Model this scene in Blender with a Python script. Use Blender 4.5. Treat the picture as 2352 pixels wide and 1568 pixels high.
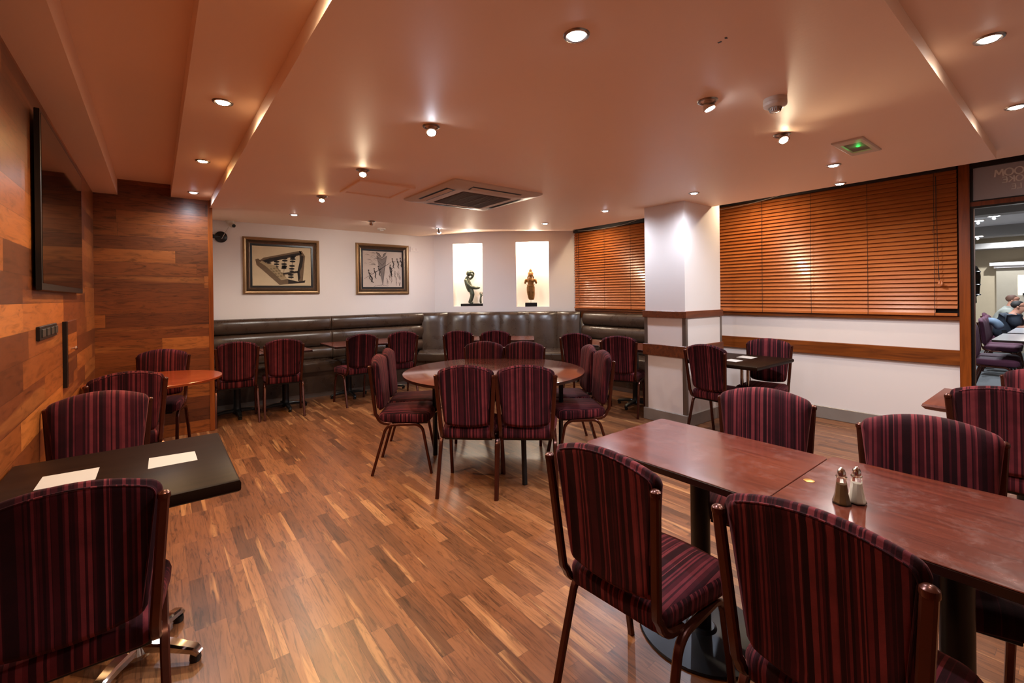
import bpy, math, random
from mathutils import Vector, Matrix
random.seed(7)
for o in list(bpy.data.objects): bpy.data.objects.remove(o)
SC = bpy.context.scene
COL = SC.collection
PI = math.pi
R = math.radians

# ---------------------------------------------------------------- camera, world, exposure
def rot_rows(pitch, roll, yaw):
    fw = Vector((math.sin(yaw)*math.cos(pitch), math.cos(yaw)*math.cos(pitch), math.sin(pitch)))
    rt = Vector((math.cos(yaw), -math.sin(yaw), 0)); up = rt.cross(fw)
    c, s = math.cos(roll), math.sin(roll)
    return c*rt+s*up, -s*rt+c*up, fw
cam_d = bpy.data.cameras.new('camera'); cam = bpy.data.objects.new('camera', cam_d); COL.objects.link(cam)
r_, u_, f_ = rot_rows(-0.00231, -0.012043, 0.666509)
M = Matrix((r_, u_, -f_)).transposed().to_4x4(); M.translation = Vector((0, 0, 1.4))
cam.matrix_world = M
cam_d.sensor_width = 36.0; cam_d.sensor_fit = 'HORIZONTAL'
cam_d.lens = 36.0*1039.9/2352.0
cam_d.shift_y = -(784-680.3)/2352.0
cam_d.clip_start = 0.05; cam_d.clip_end = 100
SC.camera = cam
world = bpy.data.worlds.new('world'); SC.world = world; world.use_nodes = True
bg = world.node_tree.nodes['Background']; bg.inputs[0].default_value = (0.9, 0.6, 0.42, 1); bg.inputs[1].default_value = 0.02
SC.view_settings.view_transform = 'Standard'; SC.view_settings.look = 'None'
SC.view_settings.gamma = 1.0; SC.view_settings.use_curve_mapping = False
SC.view_settings.exposure = 1.3
LAMP = 1.0        # overall power of the ceiling lamps

# ---------------------------------------------------------------- materials
def lin(c):
    if isinstance(c, str):
        c = c.lstrip('#'); c = [int(c[i:i+2], 16)/255 for i in (0, 2, 4)]
    return tuple(x/12.92 if x <= .04045 else ((x+.055)/1.055)**2.4 for x in c)+(1.0,)
class NT:
    def __init__(s, name):
        s.m = bpy.data.materials.new(name); s.m.use_nodes = True; s.t = s.m.node_tree
        s.b = s.t.nodes['Principled BSDF']
    def n(s, typ, **kw):
        nd = s.t.nodes.new(typ)
        for k, v in kw.items(): setattr(nd, k, v)
        return nd
    def l(s, a, b): s.t.links.new(a, b)
    def math(s, op, a, b=None, c=None):
        nd = s.n('ShaderNodeMath', operation=op)
        for i, v in enumerate((a, b, c)):
            if v is None: continue
            if isinstance(v, (int, float)): nd.inputs[i].default_value = v
            else: s.l(v, nd.inputs[i])
        return nd.outputs[0]
    def xyz(s):
        tc = s.n('ShaderNodeTexCoord'); sp = s.n('ShaderNodeSeparateXYZ'); s.l(tc.outputs['Object'], sp.inputs[0])
        return sp.outputs
    def comb(s, x, y, z):
        nd = s.n('ShaderNodeCombineXYZ')
        for i, v in enumerate((x, y, z)):
            if isinstance(v, (int, float)): nd.inputs[i].default_value = v
            else: s.l(v, nd.inputs[i])
        return nd.outputs[0]
    def ramp(s, fac, stops, interp='LINEAR'):
        nd = s.n('ShaderNodeValToRGB'); cr = nd.color_ramp; cr.interpolation = interp
        while len(cr.elements) < len(stops): cr.elements.new(0.5)
        for e, (p, c) in zip(cr.elements, stops):
            e.position = p; e.color = lin(c) if not (isinstance(c, tuple) and len(c) == 4) else c
        s.l(fac, nd.inputs[0]); return nd.outputs[0]
    def noise(s, vec, scale=1.0, detail=3.0, rough=.5, dist=0.0):
        nd = s.n('ShaderNodeTexNoise'); nd.inputs['Scale'].default_value = scale
        nd.inputs['Detail'].default_value = detail; nd.inputs['Roughness'].default_value = rough
        nd.inputs['Distortion'].default_value = dist
        if vec is not None: s.l(vec, nd.inputs['Vector'])
        return nd.outputs[0]
    def white(s, vec):
        nd = s.n('ShaderNodeTexWhiteNoise', noise_dimensions='3D'); s.l(vec, nd.inputs[0]); return nd.outputs[0]
    def mix(s, fac, a, b, mode='MIX'):
        nd = s.n('ShaderNodeMix', data_type='RGBA', blend_type=mode)
        for i, v in ((0, fac), (6, a), (7, b)):
            if isinstance(v, (int, float)): nd.inputs[i].default_value = v
            elif isinstance(v, tuple): nd.inputs[i].default_value = v
            else: s.l(v, nd.inputs[i])
        return nd.outputs[2]
    def bump(s, h, strength=.2, dist=.01):
        nd = s.n('ShaderNodeBump'); nd.inputs['Strength'].default_value = strength; nd.inputs['Distance'].default_value = dist
        s.l(h, nd.inputs['Height']); s.l(nd.outputs[0], s.b.inputs['Normal'])
    def set(s, **kw):
        for k, v in kw.items():
            k = k.replace('_', ' ')
            i = s.b.inputs[k]
            if hasattr(v, 'is_linked') or hasattr(v, 'links'): s.l(v, i)
            else: i.default_value = v
        return s.m
def plain(name, c, rough=.5, metal=0.0, var=.06, nscale=8, **kw):
    t = NT(name); tc = t.n('ShaderNodeTexCoord')
    nz = t.noise(tc.outputs['Object'], nscale, 4)
    c = lin(c); d = tuple(x*(1-var*2) for x in c[:3])+(1,)
    t.set(Base_Color=t.mix(nz, d, c), Roughness=rough, Metallic=metal, **kw)
    return t.m
def emis(name, c, s):
    t = NT(name); t.set(Base_Color=lin(c)); t.b.inputs['Emission Color'].default_value = lin(c); t.b.inputs['Emission Strength'].default_value = s
    return t.m
def planks(name, U, V, length, width, stops, rough=(.3, .5), gap=.02, sap=None, grain=.35, spec=.5, coat=0.0, sapf=.7, fig=22.0):
    t = NT(name); o = t.xyz(); ax = {'x': o[0], 'y': o[1], 'z': o[2]}; u, v = ax[U], ax[V]
    vr = t.math('DIVIDE', v, width); row = t.math('FLOOR', vr); fv = t.math('FRACT', vr)
    rr = t.white(t.comb(row, 3.1, 0.7))
    ur = t.math('ADD', t.math('DIVIDE', u, length), t.math('MULTIPLY', rr, 9.0)); cl = t.math('FLOOR', ur); fu = t.math('FRACT', ur)
    rn = t.white(t.comb(row, cl, 5.3)); rn2 = t.white(t.comb(row, cl, 11.3))
    base = t.ramp(rn, stops)
    off = t.math('MULTIPLY', rn2, 37.0)
    g = t.noise(t.comb(t.math('MULTIPLY', u, 2.6), t.math('MULTIPLY', v, fig), off), 1.6, 9, .68, 1.6)
    gr = t.ramp(g, [(0.28, (1-grain*1.3,)*3+(1,)), (0.5, (1, 1, 1, 1)), (0.75, (1.0+grain*.35,)*3+(1,))])
    colr = t.mix(1.0, base, gr, 'MULTIPLY')
    g3 = t.noise(t.comb(t.math('MULTIPLY', u, .38/length), t.math('MULTIPLY', v, .75/width), off), 1.0, 3, .5, .12)
    if sap:
        m = t.ramp(g3, [(0.60, (0, 0, 0, 1)), (0.655, (1, 1, 1, 1))])
        colr = t.mix(t.math('MULTIPLY', m, sapf), colr, t.mix(1.0, lin(sap), gr, 'MULTIPLY'))
    kn = t.noise(t.comb(t.math('MULTIPLY', u, 4.5), t.math('MULTIPLY', v, 16.0), off), 1.0, 2, .4, 2.5)
    km = t.ramp(kn, [(0.26, (1, 1, 1, 1)), (0.34, (0, 0, 0, 1))])
    colr = t.mix(t.math('MULTIPLY', km, .5), colr, t.mix(1.0, colr, (.3, .25, .22, 1), 'MULTIPLY'))
    e1 = t.math('LESS_THAN', fv, gap); e2 = t.math('LESS_THAN', fu, gap*width/length)
    e = t.math('MAXIMUM', e1, e2)
    colr = t.mix(t.math('MULTIPLY', e, .65), colr, (.03, .012, .006, 1))
    rg = t.math('ADD', rough[0], t.math('MULTIPLY', t.noise(t.comb(u, v, 0.0), 2.3, 5, .6), (rough[1]-rough[0])))
    t.set(Base_Color=colr, Roughness=rg); t.b.inputs['Specular IOR Level'].default_value = spec
    t.b.inputs['Coat Weight'].default_value = coat; t.b.inputs['Coat Roughness'].default_value = .12
    t.bump(t.math('ADD', t.math('MULTIPLY', e, -1.0), t.math('MULTIPLY', g, .15)), .25, .002)
    return t.m
def wood(name, c1, c2, U='x', scale=1.0, rough=.35, coat=0.0, scratch=0.0):
    t = NT(name); o = t.xyz(); s = {'x': (3, 40, 40), 'y': (40, 3, 40), 'z': (40, 40, 3)}[U]
    vec = t.comb(*[t.math('MULTIPLY', o[i], s[i]*scale) for i in range(3)])
    g = t.noise(vec, 1.0, 6, .6, 1.0)
    colr = t.ramp(g, [(0.3, c1), (0.7, c2)])
    t.set(Base_Color=colr, Roughness=rough); t.b.inputs['Coat Weight'].default_value = coat; t.b.inputs['Coat Roughness'].default_value = .1
    if scratch:
        tc = t.n('ShaderNodeTexCoord')
        s1 = t.noise(tc.outputs['Object'], 5.0, 10, .85, .2)
        m = t.ramp(s1, [(0.50, (0, 0, 0, 1)), (0.80, (1, 1, 1, 1))])
        rg = t.math('ADD', rough, t.math('MULTIPLY', m, scratch)); t.l(rg, t.b.inputs['Roughness'])
        c = t.mix(t.math('MULTIPLY', m, .22), colr, lin('b08a80')); t.l(c, t.b.inputs['Base Color'])
        t.b.inputs['Coat Weight'].default_value = coat; 
    t.bump(g, .06, .002)
    return t.m
MT = {}
MT['floor'] = planks('floor_wood', 'y', 'x', .43, .057, [(0, '#5a361f'), (.15, '#6f4429'), (.6, '#7e4d2e'), (.88, '#8a5835'), (1, '#986540')], rough=(.2, .48), gap=.022, sap='#b07c4e', grain=.6, spec=.5, sapf=.75, fig=30.0)
WST = [(0, '#5a2e17'), (.3, '#713a1c'), (.65, '#874820'), (.9, '#9c5727'), (1, '#b56b33')]
MT['wall_wood_x'] = planks('walnut_panelling_back', 'x', 'z', 1.25, .1262, WST, rough=(.28, .4), gap=.016, sap='#aa6834', grain=.6, sapf=.5, fig=16.0)
MT['wall_wood_y'] = planks('walnut_panelling_side', 'y', 'z', 1.1, .1262, WST, rough=(.25, .38), gap=.016, sap='#aa6834', grain=.45, sapf=.5, fig=16.0)
def plaster(name, c, rough=.7, b=.03):
    t = NT(name); tc = t.n('ShaderNodeTexCoord'); n1 = t.noise(tc.outputs['Object'], 1.2, 3); n2 = t.noise(tc.outputs['Object'], 60, 3)
    c = lin(c); d = tuple(x*.93 for x in c[:3])+(1,)
    t.set(Base_Color=t.mix(n1, d, c), Roughness=rough); t.bump(n2, b, .01); return t.m
MT['ceiling'] = plaster('ceiling_paint', '#ffdfc4', .5)
MT['white'] = plaster('wall_paint', '#ece4e0', .6)
MT['panel_white'] = plaster('dado_panel', '#ece1dc', .45, .01)
MT['niche'] = plaster('niche_paint', '#f8efe6', .6)
MT['trim_wood'] = wood('stained_trim', '#5a2a0e', '#8e4a18', 'y', .6, .3)
MT['trim_wood_x'] = wood('stained_trim_x', '#4a2212', '#7a3f20', 'x', .6, .35)
MT['post_wood'] = wood('post_wood', '#6a3008', '#9a4c12', 'z', .5, .3)
MT['slat'] = wood('blind_slat', '#ac5a28', '#c4733a', 'y', .8, .32, coat=.3)
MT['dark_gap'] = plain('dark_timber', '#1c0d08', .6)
MT['steel_base'] = plain('scuffed_metal_skirting', '#a39a92', .35, .35, .15, 5)
MT['alu'] = plain('brushed_trim', '#8a8078', .35, .8)
MT['black'] = plain('black_plastic', '#0d0c0c', .35)
MT['black_metal'] = plain('black_powder_coat', '#101012', .4, .2)
MT['disc_metal'] = plain('blue_black_metal', '#1a1d26', .32, .5)
MT['chrome'] = plain('polished_chrome', '#d8d5d0', .12, 1.0, .02)
MT['brushed'] = plain('satin_steel', '#a59c94', .28, 1.0, .04)
MT['table_red'] = wood('mahogany_laminate', '#451a10', '#632c1d', 'y', .8, .2, coat=.22, scratch=.14)
MT['table_redx'] = wood('mahogany_laminate_x', '#552113', '#6e3220', 'x', .6, .24, coat=.2)
MT['table_dark'] = wood('wenge_laminate', '#1a0e08', '#24150d', 'x', .6, .38)
MT['table_dark'].node_tree.nodes['Principled BSDF'].inputs['Specular IOR Level'].default_value = .04
MT['table_edge'] = plain('dark_table_edge', '#2a120c', .3)
MT['round_top'] = wood('round_table_laminate', '#5a2c20', '#6e3c2e', 'x', .6, .16, coat=.4)
MT['round_orange'] = wood('small_round_laminate', '#7a2e10', '#95401a', 'x', .4, .22, coat=.2)
MT['tv_screen'] = plain('tv_glass', '#060505', .05, 0, 0)
MT['paper'] = plain('white_card', '#b5aea8', .7, 0, .03)
MT['grey_plastic'] = plain('cream_plastic', '#d8cabb', .45)
MT['grille'] = plain('grille_plastic', '#6f6258', .6)
MT['cable'] = plain('white_cable', '#c9b8ab', .5)
def leather(name):
    t = NT(name); tc = t.n('ShaderNodeTexCoord'); n = t.noise(tc.outputs['Object'], 7, 5, .6); n2 = t.noise(tc.outputs['Object'], 160, 2)
    t.set(Base_Color=t.ramp(n, [(0.3, '#3b2a1f'), (0.7, '#483629')]), Roughness=t.math('ADD', .2, t.math('MULTIPLY', n, .18)))
    t.b.inputs['Specular IOR Level'].default_value = .55
    t.bump(t.math('ADD', t.math('MULTIPLY', n2, .3), t.math('MULTIPLY', n, .5)), .08, .004); return t.m
MT['leather'] = leather('brown_leatherette')
def velvet(name, ramp_stops, axis='x', w1=.0125):
    t = NT(name); o = t.xyz()
    tn = t.n('ShaderNodeTexCoord'); sn = t.n('ShaderNodeSeparateXYZ'); t.l(tn.outputs['Normal'], sn.inputs[0])
    side = t.math('GREATER_THAN', t.math('ABSOLUTE', sn.outputs[0]), .72)
    u = t.math('ADD', t.math('MULTIPLY', o[0], t.math('SUBTRACT', 1.0, side)), t.math('MULTIPLY', o[1], side))
    oi = t.n('ShaderNodeObjectInfo')
    c1 = t.math('FLOOR', t.math('DIVIDE', u, w1)); c2 = t.math('FLOOR', t.math('DIVIDE', t.math('ADD', u, .004), w1*.45))
    seed = t.math('FLOOR', t.math('MULTIPLY', oi.outputs['Random'], 9.0))
    r1 = t.white(t.comb(c1, seed, 2.2)); r2 = t.white(t.comb(c2, seed, 7.7))
    r = t.math('ADD', t.math('MULTIPLY', r1, .82), t.math('MULTIPLY', r2, .18))
    colr = t.ramp(r, ramp_stops, 'CONSTANT')
    tc = t.n('ShaderNodeTexCoord'); n = t.noise(tc.outputs['Object'], 14, 4, .6)
    colr = t.mix(1.0, colr, t.ramp(n, [(0.3, (.72, .7, .7, 1)), (0.7, (1.15, 1.1, 1.1, 1))]), 'MULTIPLY')
    t.set(Base_Color=colr, Roughness=.85); t.b.inputs['Sheen Weight'].default_value = .22; t.b.inputs['Sheen Roughness'].default_value = .4
    t.b.inputs['Sheen Tint'].default_value = lin('#c8706c'); t.b.inputs['Specular IOR Level'].default_value = .15
    nf = t.noise(tc.outputs['Object'], 400, 2); t.bump(nf, .15, .002); return t.m
MT['velvet'] = velvet('striped_velvet', [(0, '#22080d'), (.30, '#3d1118'), (.47, '#290a10'), (.58, '#5e2228'), (.70, '#320e15'), (.82, '#6e2c30')])
MT['velvet_purple'] = plain('purple_velvet', '#5a2840', .85, 0, .2)
MT['frame'] = plain('bronze_painted_tube', '#54281a', .26, .6, .15, 20)
MT['glass'] = NT('clear_glass').set(Base_Color=(1, 1, 1, 1), Roughness=0.0, IOR=1.1); MT['glass'].node_tree.nodes['Principled BSDF'].inputs['Transmission Weight'].default_value = 1.0
MT['frost'] = plain('frosted_film', '#cdb0a6', .45, 0, .03); MT['frost'].node_tree.nodes['Principled BSDF'].inputs['Transmission Weight'].default_value = .65
MT['letter'] = plain('pale_lettering', '#fffaf4', .9, 0, .0)
MT['jar_glass'] = NT('shaker_glass').set(Base_Color=(.95, .92, .85, 1), Roughness=.05, IOR=1.45); MT['jar_glass'].node_tree.nodes['Principled BSDF'].inputs['Transmission Weight'].default_value = 1.0
MT['salt'] = plain('white_salt', '#efe6d8', .8)
MT['pepper'] = plain('ground_pepper', '#7a5632', .8)
MT['bronze'] = plain('green_bronze', '#6f7562', .38, .6, .35, 14)
MT['gold_stone'] = plain('gilded_stone', '#b07a3c', .5, .35, .3, 30)
MT['gold_frame'] = plain('bronze_gilt_frame', '#a5845f', .34, .7, .12, 12)
MT['silver_line'] = plain('silver_line', '#a8968a', .3, .8)
MT['green_led'] = emis('green_led', '#20ff40', 1.2)

# ---------------------------------------------------------------- mesh helpers
class MB:
    def __init__(s): s.v = []; s.f = []
    def add(s, vs, fs):
        b = len(s.v); s.v += [tuple(v) for v in vs]; s.f += [tuple(i+b for i in f) for f in fs]; return s
    def box(s, x0, x1, y0, y1, z0, z1):
        vs = [(x, y, z) for z in (z0, z1) for y in (y0, y1) for x in (x0, x1)]
        return s.add(vs, [(0, 2, 3, 1), (4, 5, 7, 6), (0, 1, 5, 4), (2, 6, 7, 3), (0, 4, 6, 2), (1, 3, 7, 5)])
    def bbox(s, x0, x1, y0, y1, z0, z1, b=.004):
        # box with chamfered vertical and horizontal edges, made from three nested outlines
        return s.slab([(x0, y0), (x1, y0), (x1, y1), (x0, y1)], z0, z1, b)
    def slab(s, pts, z0, z1, b=.004):
        def inset(p, d):
            n = len(p); out = []
            for i in range(n):
                a, c, e = Vector(p[i-1]), Vector(p[i]), Vector(p[(i+1) % n])
                d1 = (c-a).normalized(); d2 = (e-c).normalized()
                n1 = Vector((-d1.y, d1.x)); n2 = Vector((-d2.y, d2.x))
                m = (n1+n2); k = m.dot(n1)
                out.append(tuple(c+m*(d/max(k, .3))))
            return out
        q = inset(pts, b); rings = [(q, z0), (pts, z0+b), (pts, z1-b), (q, z1)]
        return s.loft([[(x, y, z) for x, y in r] for r, z in rings], caps=True)
    def loft(s, rings, caps=True, closed=True):
        n = len(rings[0]); b = len(s.v)
        for r in rings: s.v += [tuple(p) for p in r]
        for k in range(len(rings)-1):
            for i in range(n if closed else n-1):
                j = (i+1) % n
                s.f.append((b+k*n+i, b+k*n+j, b+(k+1)*n+j, b+(k+1)*n+i))
        if caps:
            s.f.append(tuple(b+i for i in reversed(range(n)))); e = b+(len(rings)-1)*n
            s.f.append(tuple(e+i for i in range(n)))
        return s
    def lathe(s, prof, c=(0, 0, 0), n=24):
        rings = [[(c[0]+r*math.cos(2*PI*i/n), c[1]+r*math.sin(2*PI*i/n), c[2]+z) for i in range(n)] for r, z in prof]
        return s.loft(rings)
    def tube(s, path, w, h=None, sec='round', n=10, up=(0, 0, 1), rad=None):
        h = h or w; path = [Vector(p) for p in path]; rings = []
        if sec == 'round': cs = [(math.cos(2*PI*i/n)*w/2, math.sin(2*PI*i/n)*h/2) for i in range(n)]
        else:
            b = min(w, h)*.22; a, c = w/2, h/2
            cs = [(a-b, -c), (a, -c+b), (a, c-b), (a-b, c), (-a+b, c), (-a, c-b), (-a, -c+b), (-a+b, -c)]
        upv = Vector(up)
        for i, p in enumerate(path):
            t = (path[min(i+1, len(path)-1)]-path[max(i-1, 0)]).normalized()
            x = t.cross(upv)
            if x.length < 1e-4: x = t.cross(Vector((0, 1, 0.01)))
            x.normalize(); y = x.cross(t).normalized(); k = rad[i] if rad else 1.0
            rings.append([p+x*(a*k)+y*(b_*k) for a, b_ in cs])
        return s.loft(rings)
    def poly(s, pts, z0, z1):
        return s.loft([[(x, y, z0) for x, y in pts], [(x, y, z1) for x, y in pts]])
    def build(s, name, mat, parent=None, smooth=35, xf=None, kind=None):
        me = bpy.data.meshes.new(name); vs = s.v
        if xf is not None: vs = [tuple(xf @ Vector(v)) for v in vs]
        me.from_pydata(vs, [], s.f); me.validate(); me.update()
        import bmesh
        bm = bmesh.new(); bm.from_mesh(me); bmesh.ops.recalc_face_normals(bm, faces=bm.faces); bm.to_mesh(me); bm.free()
        for m in (mat if isinstance(mat, list) else [mat]): me.materials.append(m)
        if smooth:
            me.polygons.foreach_set('use_smooth', [True]*len(me.polygons)); me.set_sharp_from_angle(angle=R(smooth))
        o = bpy.data.objects.new(name, me); COL.objects.link(o)
        if parent is not None: o.parent = parent
        if kind: o['kind'] = kind
        return o
def struct(name, mb, mat, parent=None, smooth=0):
    return mb.build(name, mat, parent, smooth, kind='structure' if parent is None else None)
def thing(name, label, cat, loc=(0, 0, 0), rz=0.0, group=None):
    o = bpy.data.objects.new(name, None); COL.objects.link(o); o.location = loc; o.rotation_euler = (0, 0, rz)
    o.empty_display_size = .1
    o['label'] = label; o['category'] = cat
    if group: o['group'] = group
    return o
def tag(o, label, cat, group=None):
    o['label'] = label; o['category'] = cat
    if group: o['group'] = group
    return o
def copy_tree(o, parent=None):
    c = o.copy(); COL.objects.link(c)
    if parent is not None: c.parent = parent
    for ch in list(o.children): copy_tree(ch, c)
    return c
def dup(root, loc, rz, label, group=None):
    c = copy_tree(root); c.location = loc; c.rotation_euler = (0, 0, rz); c['label'] = label
    if group: c['group'] = group
    return c
def arc(cx, cy, r, a0, a1, n=8):
    return [(cx+r*math.cos(a0+(a1-a0)*i/n), cy+r*math.sin(a0+(a1-a0)*i/n)) for i in range(n+1)]
def quad(name, pts, mat, parent=None):
    return MB().add(pts, [tuple(range(len(pts)))])
def frame_matrix(origin, xdir, zdir=(0, 0, 1)):
    x = Vector(xdir).normalized(); z = Vector(zdir).normalized(); y = z.cross(x)
    m = Matrix((x, y, z)).transposed().to_4x4(); m.translation = Vector(origin); return m

# ---------------------------------------------------------------- the room
XL = -.456; YB = 7.25; XR = 5.80; YW = 5.77; YE = -3.6; ZC = 2.36
W1 = Vector((3.94, YB, 0)); W2 = Vector((XR, 5.55, 0)); CU = (W2-W1).normalized(); CN = Vector((CU.y, -CU.x, 0)); CL = (W2-W1).length
struct('floor', MB().box(XL-.2, XR+.1, YE-.2, YB+.3, -.1, 0), MT['floor'])
struct('wall_left', MB().box(XL-.12, XL, YE, YW+.13, 0, 2.75), MT['wall_wood_y'])
struct('wall_partition', MB().box(XL, .44, YW, YW+.13, 0, 2.72), MT['wall_wood_x'])
struct('trim_1', MB().bbox(.44, .482, YW-.012, YW+.13, 0, 2.45, .004), MT['post_wood'])
struct('wall_return', MB().box(.36, .47, YW+.13, YB+.1, 0, 2.72), MT['white'])
struct('wall_back', MB().box(.36, W1.x+.05, YB, YB+.12, 0, 2.72), MT['white'])
struct('wall_rear', MB().box(XL-.12, XR+.2, YE-.12, YE, 0, 2.72), MT['white'])
# corner wall with two niches, built in wall coordinates: u along, w = depth behind the face, z up
NCH = [(.338, .868, 1.214, 2.332), (1.468, 2.048, 1.195, 2.342)]
def cw(u, w, z): p = W1+CU*u-CN*w*1.0; return (p.x, p.y, z)
# CN points into the room; -CN*w goes behind the face
cwm = MB()
def cface(u0, u1, z0, z1, w=0.0): cwm.add([cw(u0, w, z0), cw(u1, w, z0), cw(u1, w, z1), cw(u0, w, z1)], [(0, 1, 2, 3)])
us = [0, NCH[0][0], NCH[0][1], NCH[1][0], NCH[1][1], CL]
cface(us[0], us[1], 0, 2.72); cface(us[2], us[3], 0, 2.72); cface(us[4], us[5], 0, 2.72)
for (a, b, z0, z1) in NCH: cface(a, b, 0, z0); cface(a, b, z1, 2.72)
struct('wall_corner', cwm, MT['white'])
ND = .30
for k, (a, b, z0, z1) in enumerate(NCH):
    m = MB()
    m.add([cw(a, 0, z0), cw(b, 0, z0), cw(b, 0, z1), cw(a, 0, z1), cw(a, ND, z0), cw(b, ND, z0), cw(b, ND, z1), cw(a, ND, z1)],
          [(4, 5, 6, 7), (0, 4, 7, 3), (1, 2, 6, 5), (0, 1, 5, 4), (3, 7, 6, 2)])
    m.build('wall_niche', MT['niche'], None, 0, kind='structure')
# right wall: dado, window opening, glazed partition
wr = MB(); wr.box(XR, XR+.14, .70, 5.75, 0, 1.15)
struct('wall_right', wr, MT['panel_white'])
struct('wall_window_surround', MB().box(XR+.02, XR+.14, .70, 5.75, 1.15, 2.75), MT['dark_gap'])
struct('trim_2', MB().bbox(XR-.03, XR, .72, 3.06, .705, .845, .004), MT['trim_wood'])
struct('trim_3', MB().bbox(XR-.035, XR+.02, .72, 5.55, 1.12, 1.155, .003), MT['trim_wood'])
struct('baseboard_right', MB().bbox(XR-.018, XR, .72, 5.0, 0, .132, .003), MT['steel_base'])
struct('trim_4', MB().box(XR-.01, XR, 3.0, 5.56, 1.0, 1.12), MT['trim_wood'])
# ceilings
cm = MB()
cm.box(XL, -.28, YE, YW, 2.415, 2.8)                      # beam on the left wall
cm.box(-.28, .13, YE, YW, 2.567, 2.8)                     # raised strip
cm.box(.13, .457, YE, YW, 2.443, 2.8)                     # strip with lamps
struct('ceiling_left', cm, MT['ceiling'])
cm = MB()
I = [(.457, .41), (4.885, .41), (4.885, 4.75), (3.35, 5.6), (.457, 5.6)]
cm.poly(I, ZC, 2.66)
struct('ceiling', cm, MT['ceiling'])
mk = MB()
for (x, y, a, b) in ((1.70, .837, .006, .004), (1.709, .866, .004, .007)): mk.box(x-a, x+a, y-b, y+b, ZC-.001, ZC+.001)
mk.build('ceiling_mark', MT['black'], bpy.data.objects['ceiling'], 0)
cm = MB(); cm.box(.457, 5.24, YE, .41, 2.43, 2.8); cm.box(4.886, 5.24, .41, .50, 2.43, 2.8)
struct('ceiling_front', cm, MT['ceiling'])
cm = MB()
A, B, Cc = (.457, 5.6, ZC), (3.35, 5.6, ZC), (4.885, 4.75, ZC)
D0, D, Ek, F = (.457, YB, 2.46), (.48, YB, 2.46), (3.65, YB, 2.455), (3.94, YB, 2.49)
G1, G2, W2t = cw(.655, 0, 2.527), cw(1.5, 0, 2.537), cw(CL, 0, 2.52)
cm.add([A, B, Ek, D0], [(0, 1, 2, 3)]); cm.add([B, Cc, W2t, G2, G1, F, Ek], [(0, 5, 6), (0, 4, 5), (0, 3, 4), (0, 1, 3), (1, 2, 3)])
cm.build('ceiling_back', MT['ceiling'], None, 25, kind='structure')
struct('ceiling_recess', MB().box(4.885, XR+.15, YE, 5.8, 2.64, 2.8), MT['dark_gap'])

# column
def column():
    x0, x1, y0, y1 = 4.318, 5.05, 2.585, 3.07
    c = MB().box(x0, x1, y0, y1, 0, 2.66); col = struct('wall_column', c, MT['white'])
    m = MB(); m.box(x0-.006, x1, y0-.006, y1+.006, .13, .72); m.box(x0-.006, x1, y0-.006, y1+.006, .84, 1.14); m.build('panel', MT['panel_white'], col, 0)
    m = MB(); m.bbox(x0-.022, x1+.01, y0-.022, y1+.022, 0, .13, .004); m.build('baseboard', MT['steel_base'], col, 0)
    m = MB(); m.bbox(x0-.024, x1+.012, y0-.024, y1+.024, .722, .845, .003); m.build('rail', MT['trim_wood_x'], col, 0)
    m = MB(); m.bbox(x0-.024, x1+.012, y0-.024, y1+.024, 1.139, 1.211, .003); m.build('cap_rail', MT['trim_wood_x'], col, 0)
    for (cx, cy) in ((x0, y0), (x0, y1), (x1, y0)):
        sx = -1 if cx == x0 else 1; sy = -1 if cy == y0 else 1
        for z0, z1 in ((.13, .722), (.845, 1.139)):
            m = MB(); m.box(cx-.010 if sx < 0 else cx-.03, cx+.03 if sx < 0 else cx+.010, cy-.010 if sy < 0 else cy-.03, cy+.03 if sy < 0 else cy+.010, z0, z1)
            m.build('corner_strip', MT['alu'], col, 0)
column()

# glazed partition on the right (window_1)
gl = MB(); gl.bbox(XR-.055, XR+.02, .650, .722, 0, 2.62, .004)
win = struct('window_1', gl, MT['post_wood'])
MB().box(XR-.02, XR+.03, .632, .650, 0, 2.6).build('inner_frame', MT['black'], win, 0)
MB().box(XR-.005, XR+.004, .624, .632, 0, 2.14).build('edge_trim', MT['brushed'], win, 0)
MB().box(XR-.03, XR+.03, YE, .650, 2.146, 2.185).build('transom_bar', MT['post_wood'], win, 0)
MB().box(XR-.03, XR+.03, YE, .650, 2.185, 2.197).build('transom_bead', MT['black'], win, 0)
MB().box(XR-.03, XR+.03, YE, .650, 2.128, 2.146).build('transom_bead', MT['black'], win, 0)
MB().box(XR-.03, XR+.03, YE, .650, 2.49, 2.64).build('head_rail', MT['dark_gap'], win, 0)
MB().box(XR, XR+.006, YE, .626, 0, 2.13).build('pane', MT['glass'], win, 0)
MB().box(XR, XR+.006, YE, .632, 2.19, 2.50).build('frosted_pane', MT['frost'], win, 0)
# reversed lettering on the frosted pane (read from the other side)
GLY = dict(M=[[(0, 0), (.10, 1)], [(.10, 1), (.42, .25)], [(.42, .25), (.72, 1)], [(.72, 1), (.84, 0)]], O=[[(.42+.40*math.cos(2*PI*i/20), .5+.48*math.sin(2*PI*i/20)) for i in range(21)]],
    R=[[(.05, 0), (.08, 1)], [(.08, .97), (.5, .92), (.6, .72), (.45, .52), (.08, .48)], [(.3, .5), (.7, 0)]],
    S=[[(.62, .86), (.4, .98), (.15, .85), (.2, .6), (.5, .45), (.62, .2), (.35, .02), (.06, .14)]],
    K=[[(.06, 0), (.1, 1)], [(.6, .98), (.12, .46)], [(.22, .55), (.7, 0)]], E=[[(.60, .95), (.12, .97), (.06, .5), (.1, .05), (.64, .04)], [(.08, .52), (.5, .54)]], L=[[(.1, 1), (.06, .04), (.6, .03)]])
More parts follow.
